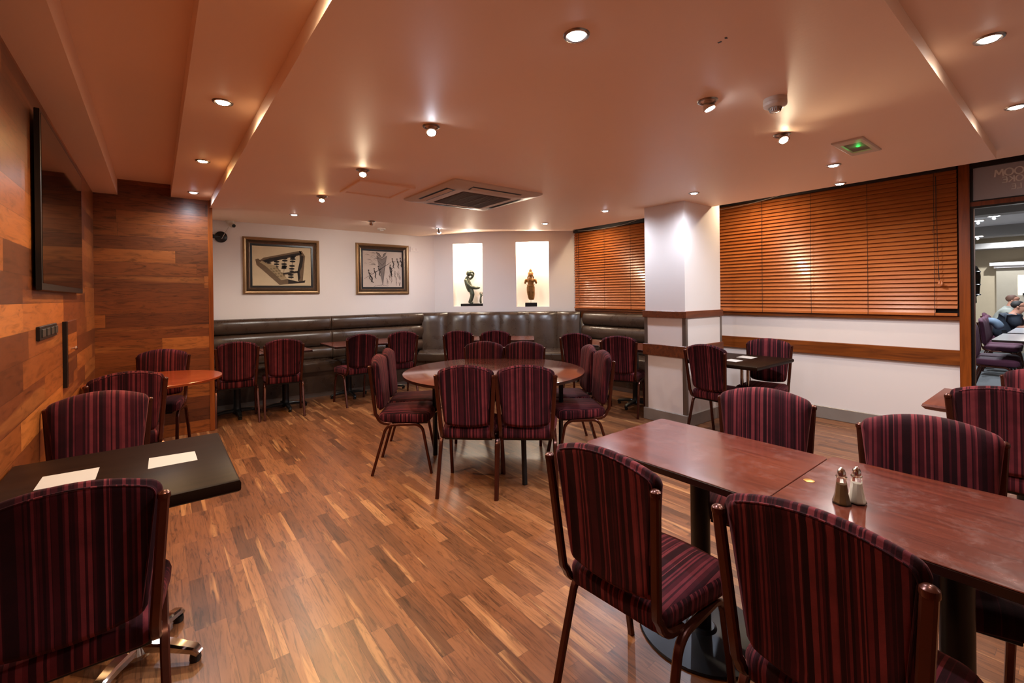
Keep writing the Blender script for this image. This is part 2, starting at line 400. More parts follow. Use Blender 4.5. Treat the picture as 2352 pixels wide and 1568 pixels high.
def lettering(txt, y_end, z, size):
    # mirrored writing: the end of the word lies at larger y
    wd = {'M': .95, 'O': .95, 'R': .8, 'S': .78, 'K': .8, 'E': .78, 'L': .72}
    tot = sum(wd[c] for c in txt)*size; m = MB(); u = 0; lay = [0]
    for c in txt:
        for line in GLY[c]:
            P_ = [Vector((u+x*size, y*size)) for x, y in line]; w = .055*size; a, b_ = [], []
            for i, p in enumerate(P_):
                d = (P_[min(i+1, len(P_)-1)]-P_[max(i-1, 0)]).normalized()
                if c == 'O': d = (P_[(i+1) % 20]-P_[(i-1) % 20]).normalized()
                n_ = Vector((-d.y, d.x)); k = w*(1.0+.6*abs(d.y)); a.append(p+n_*k); b_.append(p-n_*k)
            for i in range(len(P_)-1):
                q = [a[i], a[i+1], b_[i+1], b_[i]]
                lay[0] += 1; X = lambda v, x: (x, y_end-tot+v.x, z+v.y)
                m.loft([[X(v, XR-.0012-.00004*lay[0]) for v in q], [X(v, XR-.0002) for v in q]])
        u += wd[c]*size
    return m.build('lettering', MT['letter'], win, 0)
lettering('ROOM', .505, 2.385, .062)
lettering('SMOKE', .462, 2.325, .052)
lettering('LE', .408, 2.262, .045)
# right wall below the far side of the partition: closing wall behind camera
# ---------------------------------------------------------------- lamps
TINT = dict(cool=(.80, .87, 1.0), neutral=(1.0, .93, .84), warm=(1.0, .78, .52), orange=(1.0, .62, .28))
EM = {k: emis('lamp_'+k, tuple(min(1, c) for c in v), 40) for k, v in TINT.items()}
for k, v in TINT.items():
    EM[k].node_tree.nodes['Principled BSDF'].inputs['Emission Color'].default_value = v+(1,)
def downlight(x, y, z, tint, power, label, kind='flush', aim=None, size=168, blend=.9, grp='ceiling downlights'):
    t = thing('downlight', label, 'ceiling light', (x, y, z), 0, grp)
    rr = .042
    MB().lathe([(rr*.80, .02), (rr*.80, -.002), (rr*.95, -.007), (rr*1.12, -.005), (rr*1.18, 0), (rr*1.15, .001)][::-1]).build('bezel', MT['brushed'], t)
    if kind == 'flush':
        tilt = Matrix.Identity(4); tilt.translation = Vector((0, 0, -.004))
        lz = -.02
    else:
        a = Vector(aim if aim else (-.3, -.6, -1)).normalized()
        tilt = Vector((0, 0, -1)).rotation_difference(a).to_matrix().to_4x4()
        tilt.translation = Vector((0, 0, -.012)) + a*(.03 if kind == 'gimbal' else .06)
        if kind == 'hang':
            MB().tube([(0, 0, .0), (0, 0, -.03), tuple(Vector((0, 0, -.03))+a*.035)], .012).build('stem', MT['black_metal'], t)
            MB().lathe([(.008, .05), (.012, .03), (.022, .005), (.024, 0)]).build('reflector', MT['chrome'], t, xf=tilt)
        else:
            MB().lathe([(.012, .045), (.022, .03), (.031, .004), (.032, 0), (.028, -.001)]).build('reflector', MT['chrome'], t, xf=tilt)
        lz = None
    er = .030 if kind == 'flush' else .026
    MB().lathe([(er*.2, .004), (er, .002), (er*.9, -.004), (er*.5, -.007), (.001, -.008)]).build('bulb', EM[tint], t, xf=tilt)
    ld = bpy.data.lights.new('lamp_light', 'SPOT'); ld.energy = power*LAMP; ld.color = TINT[tint]; ld.spot_size = R(size if kind == 'flush' else 148); ld.spot_blend = blend; ld.shadow_soft_size = .03; ld.specular_factor = .6
    lo = bpy.data.objects.new('lamp_light', ld); COL.objects.link(lo); lo.parent = t
    if kind == 'flush': lo.location = (0, 0, -.03)
    else:
        a = (tilt.to_3x3() @ Vector((0, 0, -1)))
        lo.location = tilt.translation + a*.03
        lo.rotation_euler = Vector((0, 0, -1)).rotation_difference(a).to_euler()
    return t
P = 27
downlight(1.235, 1.165, ZC, 'cool', P, 'white round recessed downlight, largest one at the top centre of the ceiling', 'flush')
downlight(1.235, 2.29, ZC, 'cool', P, 'glaring white swivel lamp below the top centre light', 'gimbal', (-.2, -.45, -1))
downlight(1.24, 3.38, ZC, 'warm', P, 'warm swivel lamp in the ceiling just behind the square access hatch', 'gimbal', (-.2, -.5, -1))
downlight(1.25, 4.49, ZC, 'orange', P, 'small orange lamp in the ceiling left of the square hatch', 'gimbal', (-.2, -.4, -1))
downlight(1.263, 5.65, ZC, 'neutral', P*.8, 'small recessed downlight nearest above the larger framed picture', 'flush')
downlight(2.16, 5.60, ZC, 'neutral', P*.7, 'bright swivel lamp on the ceiling beside the small smoke sensor', 'gimbal', (.1, .75, -1))
downlight(3.17, 5.70, 2.366, 'cool', P*.8, 'bare bulb lamp hanging on a short black stem left of the niches', 'hang', (.45, .5, -1))
downlight(2.18, 1.17, ZC, 'cool', P, 'tilted silver lamp in the ceiling left of the large smoke detector', 'gimbal', (.25, -.3, -1))
downlight(3.02, 1.15, ZC, 'warm', P, 'warm glowing swivel lamp below the large smoke detector', 'gimbal', (-.4, -.5, -.9))
downlight(4.065, 1.19, ZC, 'cool', P, 'flush white downlight just below the square green exit light', 'flush')
downlight(4.80, 1.36, ZC, 'neutral', P*.8, 'small downlight at the ceiling edge touching the wide wooden blind', 'flush')
downlight(4.07, 2.33, ZC, 'cool', P*.75, 'white downlight right above the white column', 'flush')
downlight(4.08, 3.43, ZC, 'cool', P, 'small white downlight between the column and the narrow blind', 'flush')
downlight(4.12, 4.50, ZC, 'cool', P, 'small white downlight above the right niche', 'flush')
downlight(.29, 1.5, 2.443, 'warm', P*.8, 'recessed lamp in the lowered strip nearest the camera', 'flush')
downlight(.29, 2.83, 2.443, 'warm', P*1.1, 'large warm downlight in the lowered strip at left', 'flush')
downlight(.29, 4.13, 2.443, 'orange', P*1.3, 'orange downlight in the lowered strip, middle of its row', 'flush')
downlight(.30, 5.40, 2.443, 'cool', P*.5, 'small white downlight right against the timber wall', 'flush')
downlight(2.70, .244, 2.43, 'neutral', P*.8, 'large white downlight at the top right corner of the ceiling', 'flush')
downlight(3.83, .242, 2.43, 'neutral', P*.8, 'white downlight cut by the right edge above the lettered pane', 'flush')
downlight(1.57, .244, 2.43, 'neutral', P*.45, 'recessed downlight overhead, in front of the ceiling step', 'flush')
downlight(3.8, -1.4, 2.43, 'neutral', P*.5, 'added unseen fill light behind the viewpoint', 'flush')  # added out of view as weak fill for the near part of the room
# warm lamp in the window recess beside the column
downlight(5.25, 2.35, 2.64, 'warm', P*.7, 'warm lamp hidden in the window recess beside the column', 'flush')
downlight(5.25, 4.9, 2.64, 'warm', P*.6, 'added unseen warm light in the window recess, brightening the narrow blind', 'flush')  # added to lift the narrow blind, which rendered too dark
# niche lamps
for k, (a, b, z0, z1) in enumerate(NCH):
    c = cw((a+b)/2+.03, .13, z1)
    t = thing('niche_lamp', ['warm lamp in the top of the left niche', 'warm lamp in the top of the right niche'][k], 'niche light', c, 0, 'lamps in the niches')
    MB().lathe([(.03, 0), (.03, -.006), (.022, -.012), (.001, -.012)]).build('bulb', EM['neutral'], t)
    ld = bpy.data.lights.new('niche_light', 'POINT'); ld.energy = 11*LAMP; ld.color = (1.0, .86, .68); ld.shadow_soft_size = .025
    lo = bpy.data.objects.new('niche_light', ld); COL.objects.link(lo); lo.parent = t; lo.location = (0, 0, -.05)

# ---------------------------------------------------------------- chairs
def super_outline(xs, n=10): pass
def pillow(outline, prof, f, center=None):
    """outline: closed list of 2D; prof: list of (inset, height); f maps (x,y,h)->3D"""
    n = len(outline); cx = sum(p[0] for p in outline)/n; cy = sum(p[1] for p in outline)/n
    mb = MB()
    def inset(d):
        out = []
        for i in range(n):
            a, c, e = Vector(outline[i-1]), Vector(outline[i]), Vector(outline[(i+1) % n])
            nn = Vector((-(e-a).y, (e-a).x)).normalized(); out.append(c+nn*d)
        return out
    rings = []
    for d, h in prof:
        q = inset(d) if d < .05 else [Vector((cx+(p[0]-cx)*(1-d*3.2), cy+(p[1]-cy)*(1-d*3.2))) for p in outline]
        rings.append([f(p[0], p[1], h) for p in q])
    mb.loft(rings, caps=True); return mb
def build_chair():
    t = thing('banquet_chair', 'chair', 'chair', (0, 0, 0), 0)
    # backrest outline in (x,z)
    def hw(z): return .160+(z-.50)*(.198-.160)/.36
    out = []
    for i in range(9): x = -.13+.26*i/8; out.append((x, .497-.012*(1-(x/.13)**2)))
    out += [(.143, .501), (.153, .509)]
    for i in range(8): z = .525+(.845-.525)*i/7; out.append((hw(z), z))
    crn = [(.1985, .856), (.1965, .866), (.192, .8755), (.185, .883), (.176, .8885)]
    out += crn
    for i in range(1, 14):
        x = .176-.352*i/14; out.append((x, .8885+.0355*(1-(x/.176)**2)))
    out += [(-x, z) for x, z in reversed(crn)]
    for i in range(8): z = .845-(.845-.525)*i/7; out.append((-hw(z), z))
    out += [(-.153, .509), (-.143, .501)]
    def fb(x, z, h): return (x, -.232+.16*(.85-z)*.62+h-.012*(x/.2)**2*-1.0+.0, z)
    # h: toward the front (+y); slight concave curve
    prof = [(.05, -.006), (.022, -.008), (.014, -.006), (.012, .0), (.010, .003), (.002, .006), (-.002, .012), (0, .022), (.004, .032), (.014, .042), (.05, .049), (.12, .053), (.22, .054)]
    pillow(out, prof, fb).build('backrest', MT['velvet'], t, 60)
    # piping on the back edge of the backrest
    m = MB(); loop = [fb(p[0]*.925, .69+(p[1]-.69)*.955, -.006) for p in out]
    m.tube(loop[13:38], .005, n=6, up=(0, 1, 0)); m.build('piping', MT['velvet'], t)
    # seat outline in (x,y)
    so = []
    def corner(cx, cy, r, a0, n=6): return [(cx+r*math.cos(a0+PI/2*i/n), cy+r*math.sin(a0+PI/2*i/n)) for i in range(n+1)]
    so += [(-.06, -.178), (.06, -.178)] + corner(.14, -.138, .04, -PI/2)
    so += corner(.150, .152, .07, 0)+[(.07, .235), (0, .24), (-.07, .235)]+corner(-.150, .152, .07, PI/2)+corner(-.14, -.138, .04, PI)
    pr = [(.03, .405), (.006, .405), (.0, .412), (-.002, .43), (-.004, .455), (.0, .468), (.010, .478), (.03, .485), (.10, .49), (.2, .493)]
    pillow(so, pr, lambda x, y, h: (x, y, h)).build('seat', MT['velvet'], t, 60)
    MB().bbox(-.17, .17, -.15, .20, .385, .407, .003).build('seat_frame', MT['black_metal'], t, 0)
    for s in (-1, 1):
        # back post: knob at top, runs down, curves forward under the seat
        x1, x0 = .202*s, .178*s
        pth = []
        for i in range(7): z = .845-(.845-.475)*i/6; pth.append((x0+(x1-x0)*(z-.47)/.375, -.240+.16*(.85-z)*.62-.002, z))
        yb = pth[-1][1]
        for i in range(1, 7):
            a = PI/2*i/6; pth.append((x0+.004*s*i/6, yb+.012+.075*(1-math.cos(a)), .475-.075*math.sin(a)))
        pth += [(x0+.004*s, yb+.13, .394)]
        p = MB().tube(pth, .024, .027, 'rect', up=(s*1.0, 0, .001)).build('back_post', MT['frame'], t, 40)
        tp = pth[0]
        MB().lathe([(.0155, -.004), (.0165, .002), (.0155, .010), (.009, .0155), (.001, .017)], tp, 14).build('post_cap', MT['frame'], p)
        # legs
        xs = .200*s
        zt = .392
        def hoop(sign):
            yfoot = .23*sign; ytop = .165*sign if sign > 0 else -.13
            pts = [(xs, 0.0+.02, zt)]
            yc = ytop-.07*sign
            pts.append((xs, yc, zt))
            for i in range(1, 8):
                a = R(78)*i/7; pts.append((xs, yc+sign*.075*math.sin(a), zt-.075*(1-math.cos(a))))
            ly, lz = pts[-1][1], pts[-1][2]
            pts.append((xs+.004*s, ly+(yfoot-ly)*.5, lz*.5)); pts.append((xs+.006*s, yfoot, .0))
            return pts
        for sg in (1, -1):
            l = MB().tube(hoop(sg), .021, .025, 'rect', up=(s*1.0, 0, 0.001)).build('leg', MT['frame'], t, 40)
    return t
CH = []
proto = None
def chair(mx, my, adeg, label, group, purple=False):
    """rear-leg midpoint, facing direction"""
    global proto
    a = R(adeg); loc = (mx+.23*math.cos(a), my+.23*math.sin(a), 0); rz = a-PI/2
    if proto is None:
        proto = build_chair(); o = proto; o.location = loc; o.rotation_euler = (0, 0, rz); o['label'] = label; o['group'] = group
    else: o = dup(proto, loc, rz, label, group)
    CH.append(o); return o
G = 'striped chairs'
g1 = 'striped chairs at the joined rectangular tables'
chair(1.075, .94, 3, 'striped chair with dark back on the near side of the joined tables, left one', g1)
chair(1.125, .383, -2, 'striped chair with dark back at the bottom right, largest chair in view', g1)
chair(2.38, 1.0, 197, 'maroon striped chair facing the viewer across the joined tables, nearer the column', g1)
chair(2.30, .38, 193, 'maroon striped chair facing the viewer directly behind the salt and pepper shakers', g1)
g2 = 'striped chairs at the small table on the right'
chair(3.245, .25, 0, 'dark back of a striped chair at right edge beside the small red table corner', g2)
chair(4.20, .13, 180, 'striped chair facing the viewer in front of the glazed partition at right edge', g2)
g3 = 'striped chairs at the dark table by the window'
chair(4.0, 2.2, -4, 'striped chair seen from behind standing against the white column', g3)
chair(4.97, 2.04, 192, 'striped chair facing left below the wide blind, against the white dado', g3)
g4 = 'striped chairs around the large round table'
chair(1.662, 2.647, 46, 'striped chair seen from behind at the round table, left of the front pair', g4)
chair(1.972, 2.370, 48, 'striped chair seen from behind at the round table, right of the front pair', g4)
chair(1.428, 3.643, -33, 'side view striped chair at the left of the round table, nearer of its pair', g4)
chair(1.665, 4.015, -33, 'side view striped chair at the left of the round table, farther of its pair', g4)
chair(2.995, 2.54, 147, 'side view striped chair at the right of the round table, nearer of its pair', g4)
chair(3.235, 2.91, 147, 'side view striped chair at the right of the round table, farther of its pair', g4)
chair(2.69, 3.90, 226, 'striped chair facing the viewer behind the round table, left of its pair', g4)
chair(2.99, 3.60, 222, 'striped chair facing the viewer behind the round table, right of its pair', g4)
g5 = 'striped chairs drawn up to the banquette tables'
chair(.70, 5.805, 86, 'striped chair with back turned, directly beside the end of the timber wall', g5)
chair(1.166, 5.774, 82, 'striped chair with back turned below the larger framed picture', g5)
chair(2.09, 5.80, 93, 'striped chair with back turned below the gap between the pictures', g5)
chair(2.66, 5.81, 83, 'striped chair with back turned below the smaller framed picture', g5)
chair(3.25, 5.33, 50, 'striped chair with back turned below the niche with the green bronze', g5)
chair(3.62, 4.98, 50, 'striped chair with back turned between the two niches, mostly hidden by others', g5)
chair(4.08, 3.92, 22, 'striped chair with back turned, farther one at the right hand banquette table', g5)
chair(4.13, 3.30, 26, 'striped chair with back turned just left of the white column', g5)
g6 = 'striped chairs along the timber wall'
chair(-.19, 1.63, 90, 'striped chair in the bottom left corner with its dark back to the viewer', g6)
chair(-.235, 3.2, -90, 'striped chair facing the viewer behind the dark wenge table', g6)
chair(-.155, 3.95, 98, 'striped chair with dark back, behind another chair in front of the small round table', g6)
chair(.05, 5.50, -105, 'striped chair facing the viewer in the corner of the timber walls', g6)

# ---------------------------------------------------------------- tables
def star_base(t, x, y, mat, rad=.27, n=4, a0=0.0, h=.70, pole=.03):
    MB().lathe([(pole, .06), (pole, h)], (x, y, 0), 16).build('pole', mat, t)
    MB().lathe([(.07, h-.01), (.07, h), (.12, h+.002), (.12, h+.01)], (x, y, 0), 16).build('mounting_plate', mat, t)
    m = MB(); m.lathe([(.045, .03), (.055, .05), (.04, .09), (pole, .13)], (x, y, 0), 16)
    m.build('hub', mat, t)
    for k in range(n):
        a = a0+2*PI*k/n; d = Vector((math.cos(a), math.sin(a), 0)); pth = [Vector((x, y, .065))+d*.02, Vector((x, y, .062))+d*rad*.5, Vector((x, y, .045))+d*rad*.92, Vector((x, y, .028))+d*rad]
        f = MB().tube(pth, .05, .035, 'rect', rad=[1.1, 1, .8, .6]).build('base_arm', mat, t, 40)
        q = Vector((x, y, 0))+d*rad*.93
        MB().lathe([(.018, 0), (.020, .008), (.018, .025)], q, 12).build('foot', MT['black'], f)
def rect_table(label, x0, x1, y0, y1, h, mat, base, thick=.028, rot=0.0, piv=None, group=None, edge=None, bev=.004, cat='table'):
    cx, cy = (x0+x1)/2, (y0+y1)/2
    t = thing('dining_table', label, cat, (cx, cy, 0), rot, group)
    hx, hy = (x1-x0)/2, (y1-y0)/2
    if edge == 'thick':
        m = MB().loft([[(-hx+q, -hy+q, z), (hx-q, -hy+q, z), (hx-q, hy-q, z), (-hx+q, hy-q, z)] for q, z in ((.03, h-thick), (.010, h-thick), (.002, h-thick+.006), (0, h-thick+.014), (0, h-.012), (.003, h-.004), (.010, h))])
        m.build('tabletop', mat, t, 30)
    elif edge == 'bevel':
        q = .018
        m = MB().loft([[(-hx+.06, -hy+.06, h-thick-.012), (hx-.06, -hy+.06, h-thick-.012), (hx-.06, hy-.06, h-thick-.012), (-hx+.06, hy-.06, h-thick-.012)],
                       [(-hx+.015, -hy+.015, h-thick), (hx-.015, -hy+.015, h-thick), (hx-.015, hy-.015, h-thick), (-hx+.015, hy-.015, h-thick)],
                       [(-hx, -hy, h-.012), (hx, -hy, h-.012), (hx, hy, h-.012), (-hx, hy, h-.012)],
                       [(-hx+.004, -hy+.004, h), (hx-.004, -hy+.004, h), (hx-.004, hy-.004, h), (-hx+.004, hy-.004, h)]])
        m.build('tabletop', mat, t, 0)
    else:
        r = .025
        pts = arc(hx-r, -hy+r, r, -PI/2, 0, 4)+arc(hx-r, hy-r, r, 0, PI/2, 4)+arc(-hx+r, hy-r, r, PI/2, PI, 4)+arc(-hx+r, -hy+r, r, PI, 1.5*PI, 4)
        MB().slab(pts, h-.004, h, .0015).build('tabletop', mat, t, 30)
        MB().slab(pts, h-thick, h-.004, .0015).build('table_edge', MT['table_edge'], t, 30)
    if base: base(t, h-thick)
    return t
def disc_base(t, h):
    MB().lathe([(.245, 0), (.25, .004), (.245, .010), (.06, .02), (.05, .03)], (0, 0, 0), 40).build('disc_base', MT['disc_metal'], t)
    MB().lathe([(.038, .02), (.038, h-.012)], (0, 0, 0), 20).build('pole', MT['black_metal'], t)
    MB().bbox(-.14, .14, -.14, .14, h-.014, h, .002).build('mounting_plate', MT['black_metal'], t, 0)
H = .752
t1 = rect_table('mahogany topped table, farther of the two joined rectangular tables', 1.475, 2.06, .628, 1.372, H, MT['table_red'], disc_base, group='joined mahogany tables')
t2 = rect_table('mahogany topped table carrying salt and pepper, nearer of the joined tables', 1.45, 2.085, -.16, .626, H, MT['table_red'], disc_base, group='joined mahogany tables')
tag(MB().lathe([(.016, 0), (.0165, .0012), (.015, .0018)], (1.754, .594, H), 20).build('brass_disc', plain('brass', '#c08a40', .35, .8)), 'small brass disc near the seam of the joined tables', 'metal disc')
rect_table('small red brown table with an angled edge at right, mostly hidden by a chair', 3.42, 4.08, -.15, .59, .755, MT['table_redx'], lambda t, h: star_base(t, 0, 0, MT['black_metal'], h=h-.012), .03, edge='bevel')
wt = rect_table('dark square table with chrome pole by the white dado under the blind', 4.05, 4.84, 1.757, 2.42, .755, MT['table_dark'], None, .036, edge='thick')
for yy in (-.03, .03):
    MB().lathe([(.016, .02), (.016, .71)], (.1, yy, 0), 16).build('pole', MT['chrome'], wt)
MB().bbox(-.06, .26, -.14, .14, .70, .712, .002).build('mounting_plate', MT['black_metal'], wt, 0)
MB().bbox(-.08, .28, -.2, .2, 0, .022, .006).build('base_plate', MT['black_metal'], wt, 0)
lt = rect_table('dark wenge table with thick edge, near left, bearing two white cards', -.45, .232, 1.868, 2.60, .757, MT['table_dark'], lambda t, h: star_base(t, .04, .046, MT['chrome'], rad=.235, a0=R(-37), h=h-.012, pole=.035), .045, edge='thick')
# banquette tables
gb = 'tables in front of the banquette'
sb = lambda t, h: star_base(t, 0, 0, MT['black_metal'], rad=.25, a0=R(0), h=h-.012, pole=.038)
rect_table('red brown table behind the chair next to the timber wall end', .49, 1.01, 5.99, 6.60, .75, MT['table_redx'], sb, group=gb)
rect_table('red brown table whose corner shows right of the second banquette chair', 1.02, 1.54, 5.99, 6.60, .75, MT['table_redx'], sb, group=gb)
rect_table('red brown table on the long banquette with a free left corner, right of the seam', 1.84, 2.42, 6.10, 6.82, .75, MT['table_redx'], sb, group=gb)
rect_table('red brown table on the long banquette, nearest the corner seating', 2.43, 3.01, 6.10, 6.82, .75, MT['table_redx'], sb, group=gb)
rect_table('red brown table turned diagonally before the corner seating', 3.48-.01, 4.66, 5.30-.02, 5.92, .75, MT['table_redx'], sb, rot=R(-40), group=gb)
rect_table('red brown table before the right hand banquette, farther from the column', 4.30+.08, 4.98, 3.86, 4.50, .75, MT['table_redx'], sb, rot=R(8), group=gb)
rect_table('red brown table before the right hand banquette, next to the column', 4.36, 5.02, 3.16, 3.82, .75, MT['table_redx'], sb, rot=R(8), group=gb)
# large round table
rt = thing('round_table', 'large round table with glossy brown top in the middle of the room', 'table', (2.31, 3.20, 0), 0)
MB().lathe([(.773, H-.004), (.778, H-.003), (.778, H-.001), (.776, H)], (0, 0, 0), 72).build('tabletop', MT['round_top'], rt)
MB().lathe([(.768, H-.026), (.775, H-.024), (.775, H-.004)], (0, 0, 0), 72).build('table_edge', MT['table_edge'], rt)
for (x0, y0, x1, y1) in ((-.50, .15, -.385, .37), (.30, -.52, .55, -.25), (-.1, -.5, -.18, -.62), (.25, .45, .3, .6)):
    MB().tube([(x0, y0, H-.03), (x1, y1, 0)], .036, .03, 'rect', up=(0, 1, 0)).build('leg', MT['black_metal'], rt)
MB().tube([(-.46, .22, .42), (-.05, .0, H-.03)], .022, .012, 'rect').build('brace', MT['brushed'], rt)
MB().tube([(.42, -.40, .42), (.05, -.05, H-.03)], .022, .012, 'rect').build('brace', MT['brushed'], rt)
MB().box(-.52, .45, -.03, .03, H-.055, H-.026).build('rail', MT['black_metal'], rt, 0)
MB().box(-.03, .03, -.6, .6, H-.055, H-.027).build('rail', MT['black_metal'], rt, 0)
# small round table at left
r2 = thing('round_table', 'small round table with orange brown top by the timber corner', 'table', (.0, 4.70, 0), 0)
MB().lathe([(.44, H-.022), (.449, H-.018), (.45, H-.003), (.447, H)], (0, 0, 0), 60).build('tabletop', MT['round_orange'], r2)
star_base(r2, 0, 0, MT['black_metal'], h=H-.033)
# cards
def card(pts, z, label, grp):
    m = MB().poly(pts, z, z+.0012); return tag(m.build('card', MT['paper'], None, 0), label, 'card', grp)
card([(-.334, 2.213), (-.178, 2.204), (-.177, 2.353), (-.332, 2.362)], .7572, 'white rectangular card on the wenge table, nearer the timber wall', 'cards on the wenge table')
card([(-.031, 2.206), (.124, 2.201), (.122, 2.335), (-.029, 2.353)], .7572, 'white rectangular card on the wenge table, nearer the floor aisle', 'cards on the wenge table')
card([(4.53, 2.02), (4.69, 2.03), (4.70, 2.175), (4.54, 2.17)], .7552, 'white card on the dark window table, nearer the blind', 'cards on the window table')
card([(4.22, 2.02), (4.357, 2.016), (4.39, 2.147), (4.25, 2.15)], .7552, 'white card on the dark window table, partly behind the chair back', 'cards on the window table')
# salt and pepper
def shaker(x, y, label, fill, rz, lvl):
    t = thing('shaker', label, 'shaker', (x, y, H), rz, 'salt and pepper shakers')
    n = 8; pr_ = [(.0245, 0), (.026, .004), (.022, .014), (.0185, .03), (.0150, .058), (.0125, .078), (.0125, .082)]
    MB().lathe(pr_, n=n).build('glass_body', MT['jar_glass'], t, 20)
    MB().lathe([(r*.86, z+.003) for r, z in pr_ if z < lvl], n=n).build('contents', fill, t, 20)
    MB().lathe([(.0145, .080), (.0150, .083), (.0125, .086)], n=20).build('collar', MT['jar_glass'], t)
    MB().lathe([(.0115, .085), (.0118, .094), (.009, .103), (.005, .109), (.001, .111)], n=20).build('cap', MT['chrome'], t)
shaker(1.640, .468, 'glass pepper shaker with brown contents, left of the pair', MT['pepper'], 0, .075)
shaker(1.682, .441, 'glass salt shaker with white contents, right of the pair', MT['salt'], .3, .07)

# ---------------------------------------------------------------- banquette
def pl_off(pts, d):
    """offset polyline to its right-hand side"""
    out = []
    for i, p in enumerate(pts):
        p = Vector(p); dirs = []
        if i > 0: dirs.append((p-Vector(pts[i-1])).normalized())
        if i < len(pts)-1: dirs.append((Vector(pts[i+1])-p).normalized())
        ns = [Vector((q.y, -q.x)) for q in dirs]; m = sum(ns, Vector((0, 0)))
        k = m.dot(ns[0]); out.append(p+m*(d/k))
    return out
def roll_back(t, p0, p1, segs, name='back_roll', zs=((1.118, .905), (.905, .665), (.665, .47)), off=(.02, .045, .07)):
    """horizontal padded rolls from p0 to p1; room side is on the right-hand side of p0->p1"""
    p0, p1 = Vector(p0), Vector(p1); L = (p1-p0).length; d = (p1-p0)/L; nrm = Vector((d.y, -d.x))
    for (a, b) in segs:
        for k, (zt, zb) in enumerate(zs):
            m = MB(); rings = []; n = 26; rr = (zt-zb)/2; zc = (zt+zb)/2
            ua, ub = a*L, b*L
            stations = [(ua, .80), (ua+.012, .93), (ua+.035, 1.0)]+[(ua+.035+(ub-ua-.07)*i/8, 1.0) for i in range(1, 8)]+[(ub-.035, 1.0), (ub-.012, .93), (ub, .80)]
            for u, sc in stations:
                ring = []
                for i in range(n):
                    an = -PI/2+PI*i/(n-1)
                    out_ = .105*(max(0, math.cos(an))**.62)*sc; zz = zc+rr*math.sin(an)*(.96+.04*sc)
                    w = off[k]+.01+out_
                    q = p0+d*u+nrm*w; ring.append((q.x, q.y, zz))
                q = p0+d*u+nrm*.01; ring += [(q.x, q.y, zt-.01), (q.x, q.y, zb+.01)]
                rings.append(ring)
            m.loft(rings); m.build(name, MT['leather'], t, 50)
bt = thing('banquette', 'long brown leatherette banquette with three horizontal rolls below the pictures', 'banquette', (0, 0, 0))
x_s = 2.10
roll_back(bt, (.485, YB-.005), (3.66, YB-.005), [(0, (x_s-.485)/3.175), ((x_s-.485)/3.175, 1.0)])
def seat_block(t, poly_front, poly_back, zt=.485, zb=.36, name='seat_pad'):
    pts = list(poly_front)+list(reversed(poly_back))
    m = MB(); cx = sum(p[0] for p in pts)/len(pts); cy = sum(p[1] for p in pts)/len(pts)
    def sc(k): 
        out = []
        for p in pts:
            v = Vector((p[0]-cx, p[1]-cy)); l = v.length; out.append((cx+v.x*(l-k)/l, cy+v.y*(l-k)/l))
        return out
    rings = [[(x, y, zb) for x, y in sc(.02)], [(x, y, zb+.02) for x, y in sc(.0)], [(x, y, zt-.035) for x, y in sc(0)], [(x, y, zt-.012) for x, y in sc(.012)], [(x, y, zt) for x, y in sc(.035)], [(x, y, zt+.006) for x, y in sc(.12)]]
    m.loft(rings); return m.build(name, MT['leather'], t, 50)
seat_block(bt, [(.485, 6.68), (2.09, 6.68)], [(.485, 7.16), (2.09, 7.16)])
seat_block(bt, [(2.105, 6.68), (3.28, 6.68)], [(2.105, 7.16), (3.52, 7.16)])
MB().box(.485, 3.30, 6.72, 7.2, .06, .37).build('base_panel', MT['leather'], bt, 0)
MB().box(.485, 3.30, 6.735, 7.2, 0, .06).build('kick_board', MT['alu'], bt, 0)
# corner seating
bc = thing('corner_banquette', 'brown leatherette corner seating with upright padded channels under the niches', 'banquette', (0, 0, 0))
# back line: slightly curved polyline in front of the corner wall, with seams at given wall positions
su = [(-.10, .20), (.251, .13), (.669, .12), (1.177, .12), (1.687, .12), (2.185, .13), (2.52, .21)]
def cpt(u, w): p = W1+CU*u+CN*w; return Vector((p.x, p.y))
bl = [cpt(-.10, .19)+Vector((-.10, 0)), cpt(.251, .105), cpt(.669, .09), cpt(1.177, .085), cpt(1.687, .09), cpt(2.185, .105), cpt(2.50, .17)+Vector((0, -.10))]
for k in range(6):
    a, b = bl[k], bl[k+1]; d = (b-a); L = d.length; d.normalize(); nr = Vector((d.y, -d.x)); m = MB(); rings = []
    for i in range(13):
        s_ = i/12; bul = .05*(1-abs(2*s_-1)**2.6)
        col_ = []
        for z, lean, sc in ((.44, .13, 1), (.55, .12, 1), (.75, .085, 1), (.95, .05, 1), (1.05, .03, .95), (1.095, .015, .7), (1.113, -.01, .3)):
            q = a+d*L*s_+nr*(lean+bul*sc); col_.append((q.x, q.y, z))
        for z in (1.113, .44): q = a+d*L*s_-nr*.07; col_.append((q.x, q.y, z))
        rings.append(col_)
    m.loft(rings); m.build('back_channel', MT['leather'], bc, 50)
fc = [(3.29, 6.68), (4.72, 5.42), (5.21, 4.98)]
seat_block(bc, [(3.295, 6.68), (3.65, 6.36), (4.35, 5.74), (5.215, 4.99)], [(3.56, 7.14), (4.0, 6.98), (4.9, 6.15), (5.66, 5.30)], name='seat_pad')
MB().poly([(3.30, 6.72), (5.25, 5.02), (5.66, 5.30), (4.0, 6.98), (3.56, 7.14)], .06, .37).build('base_panel', MT['leather'], bc, 0)
MB().poly([(3.31, 6.74), (5.26, 5.035), (5.66, 5.30), (4.0, 6.98), (3.56, 7.14)], 0, .06).build('kick_board', MT['alu'], bc, 0)
br = thing('banquette', 'brown leatherette banquette with horizontal rolls under the narrow blind', 'banquette', (0, 0, 0))
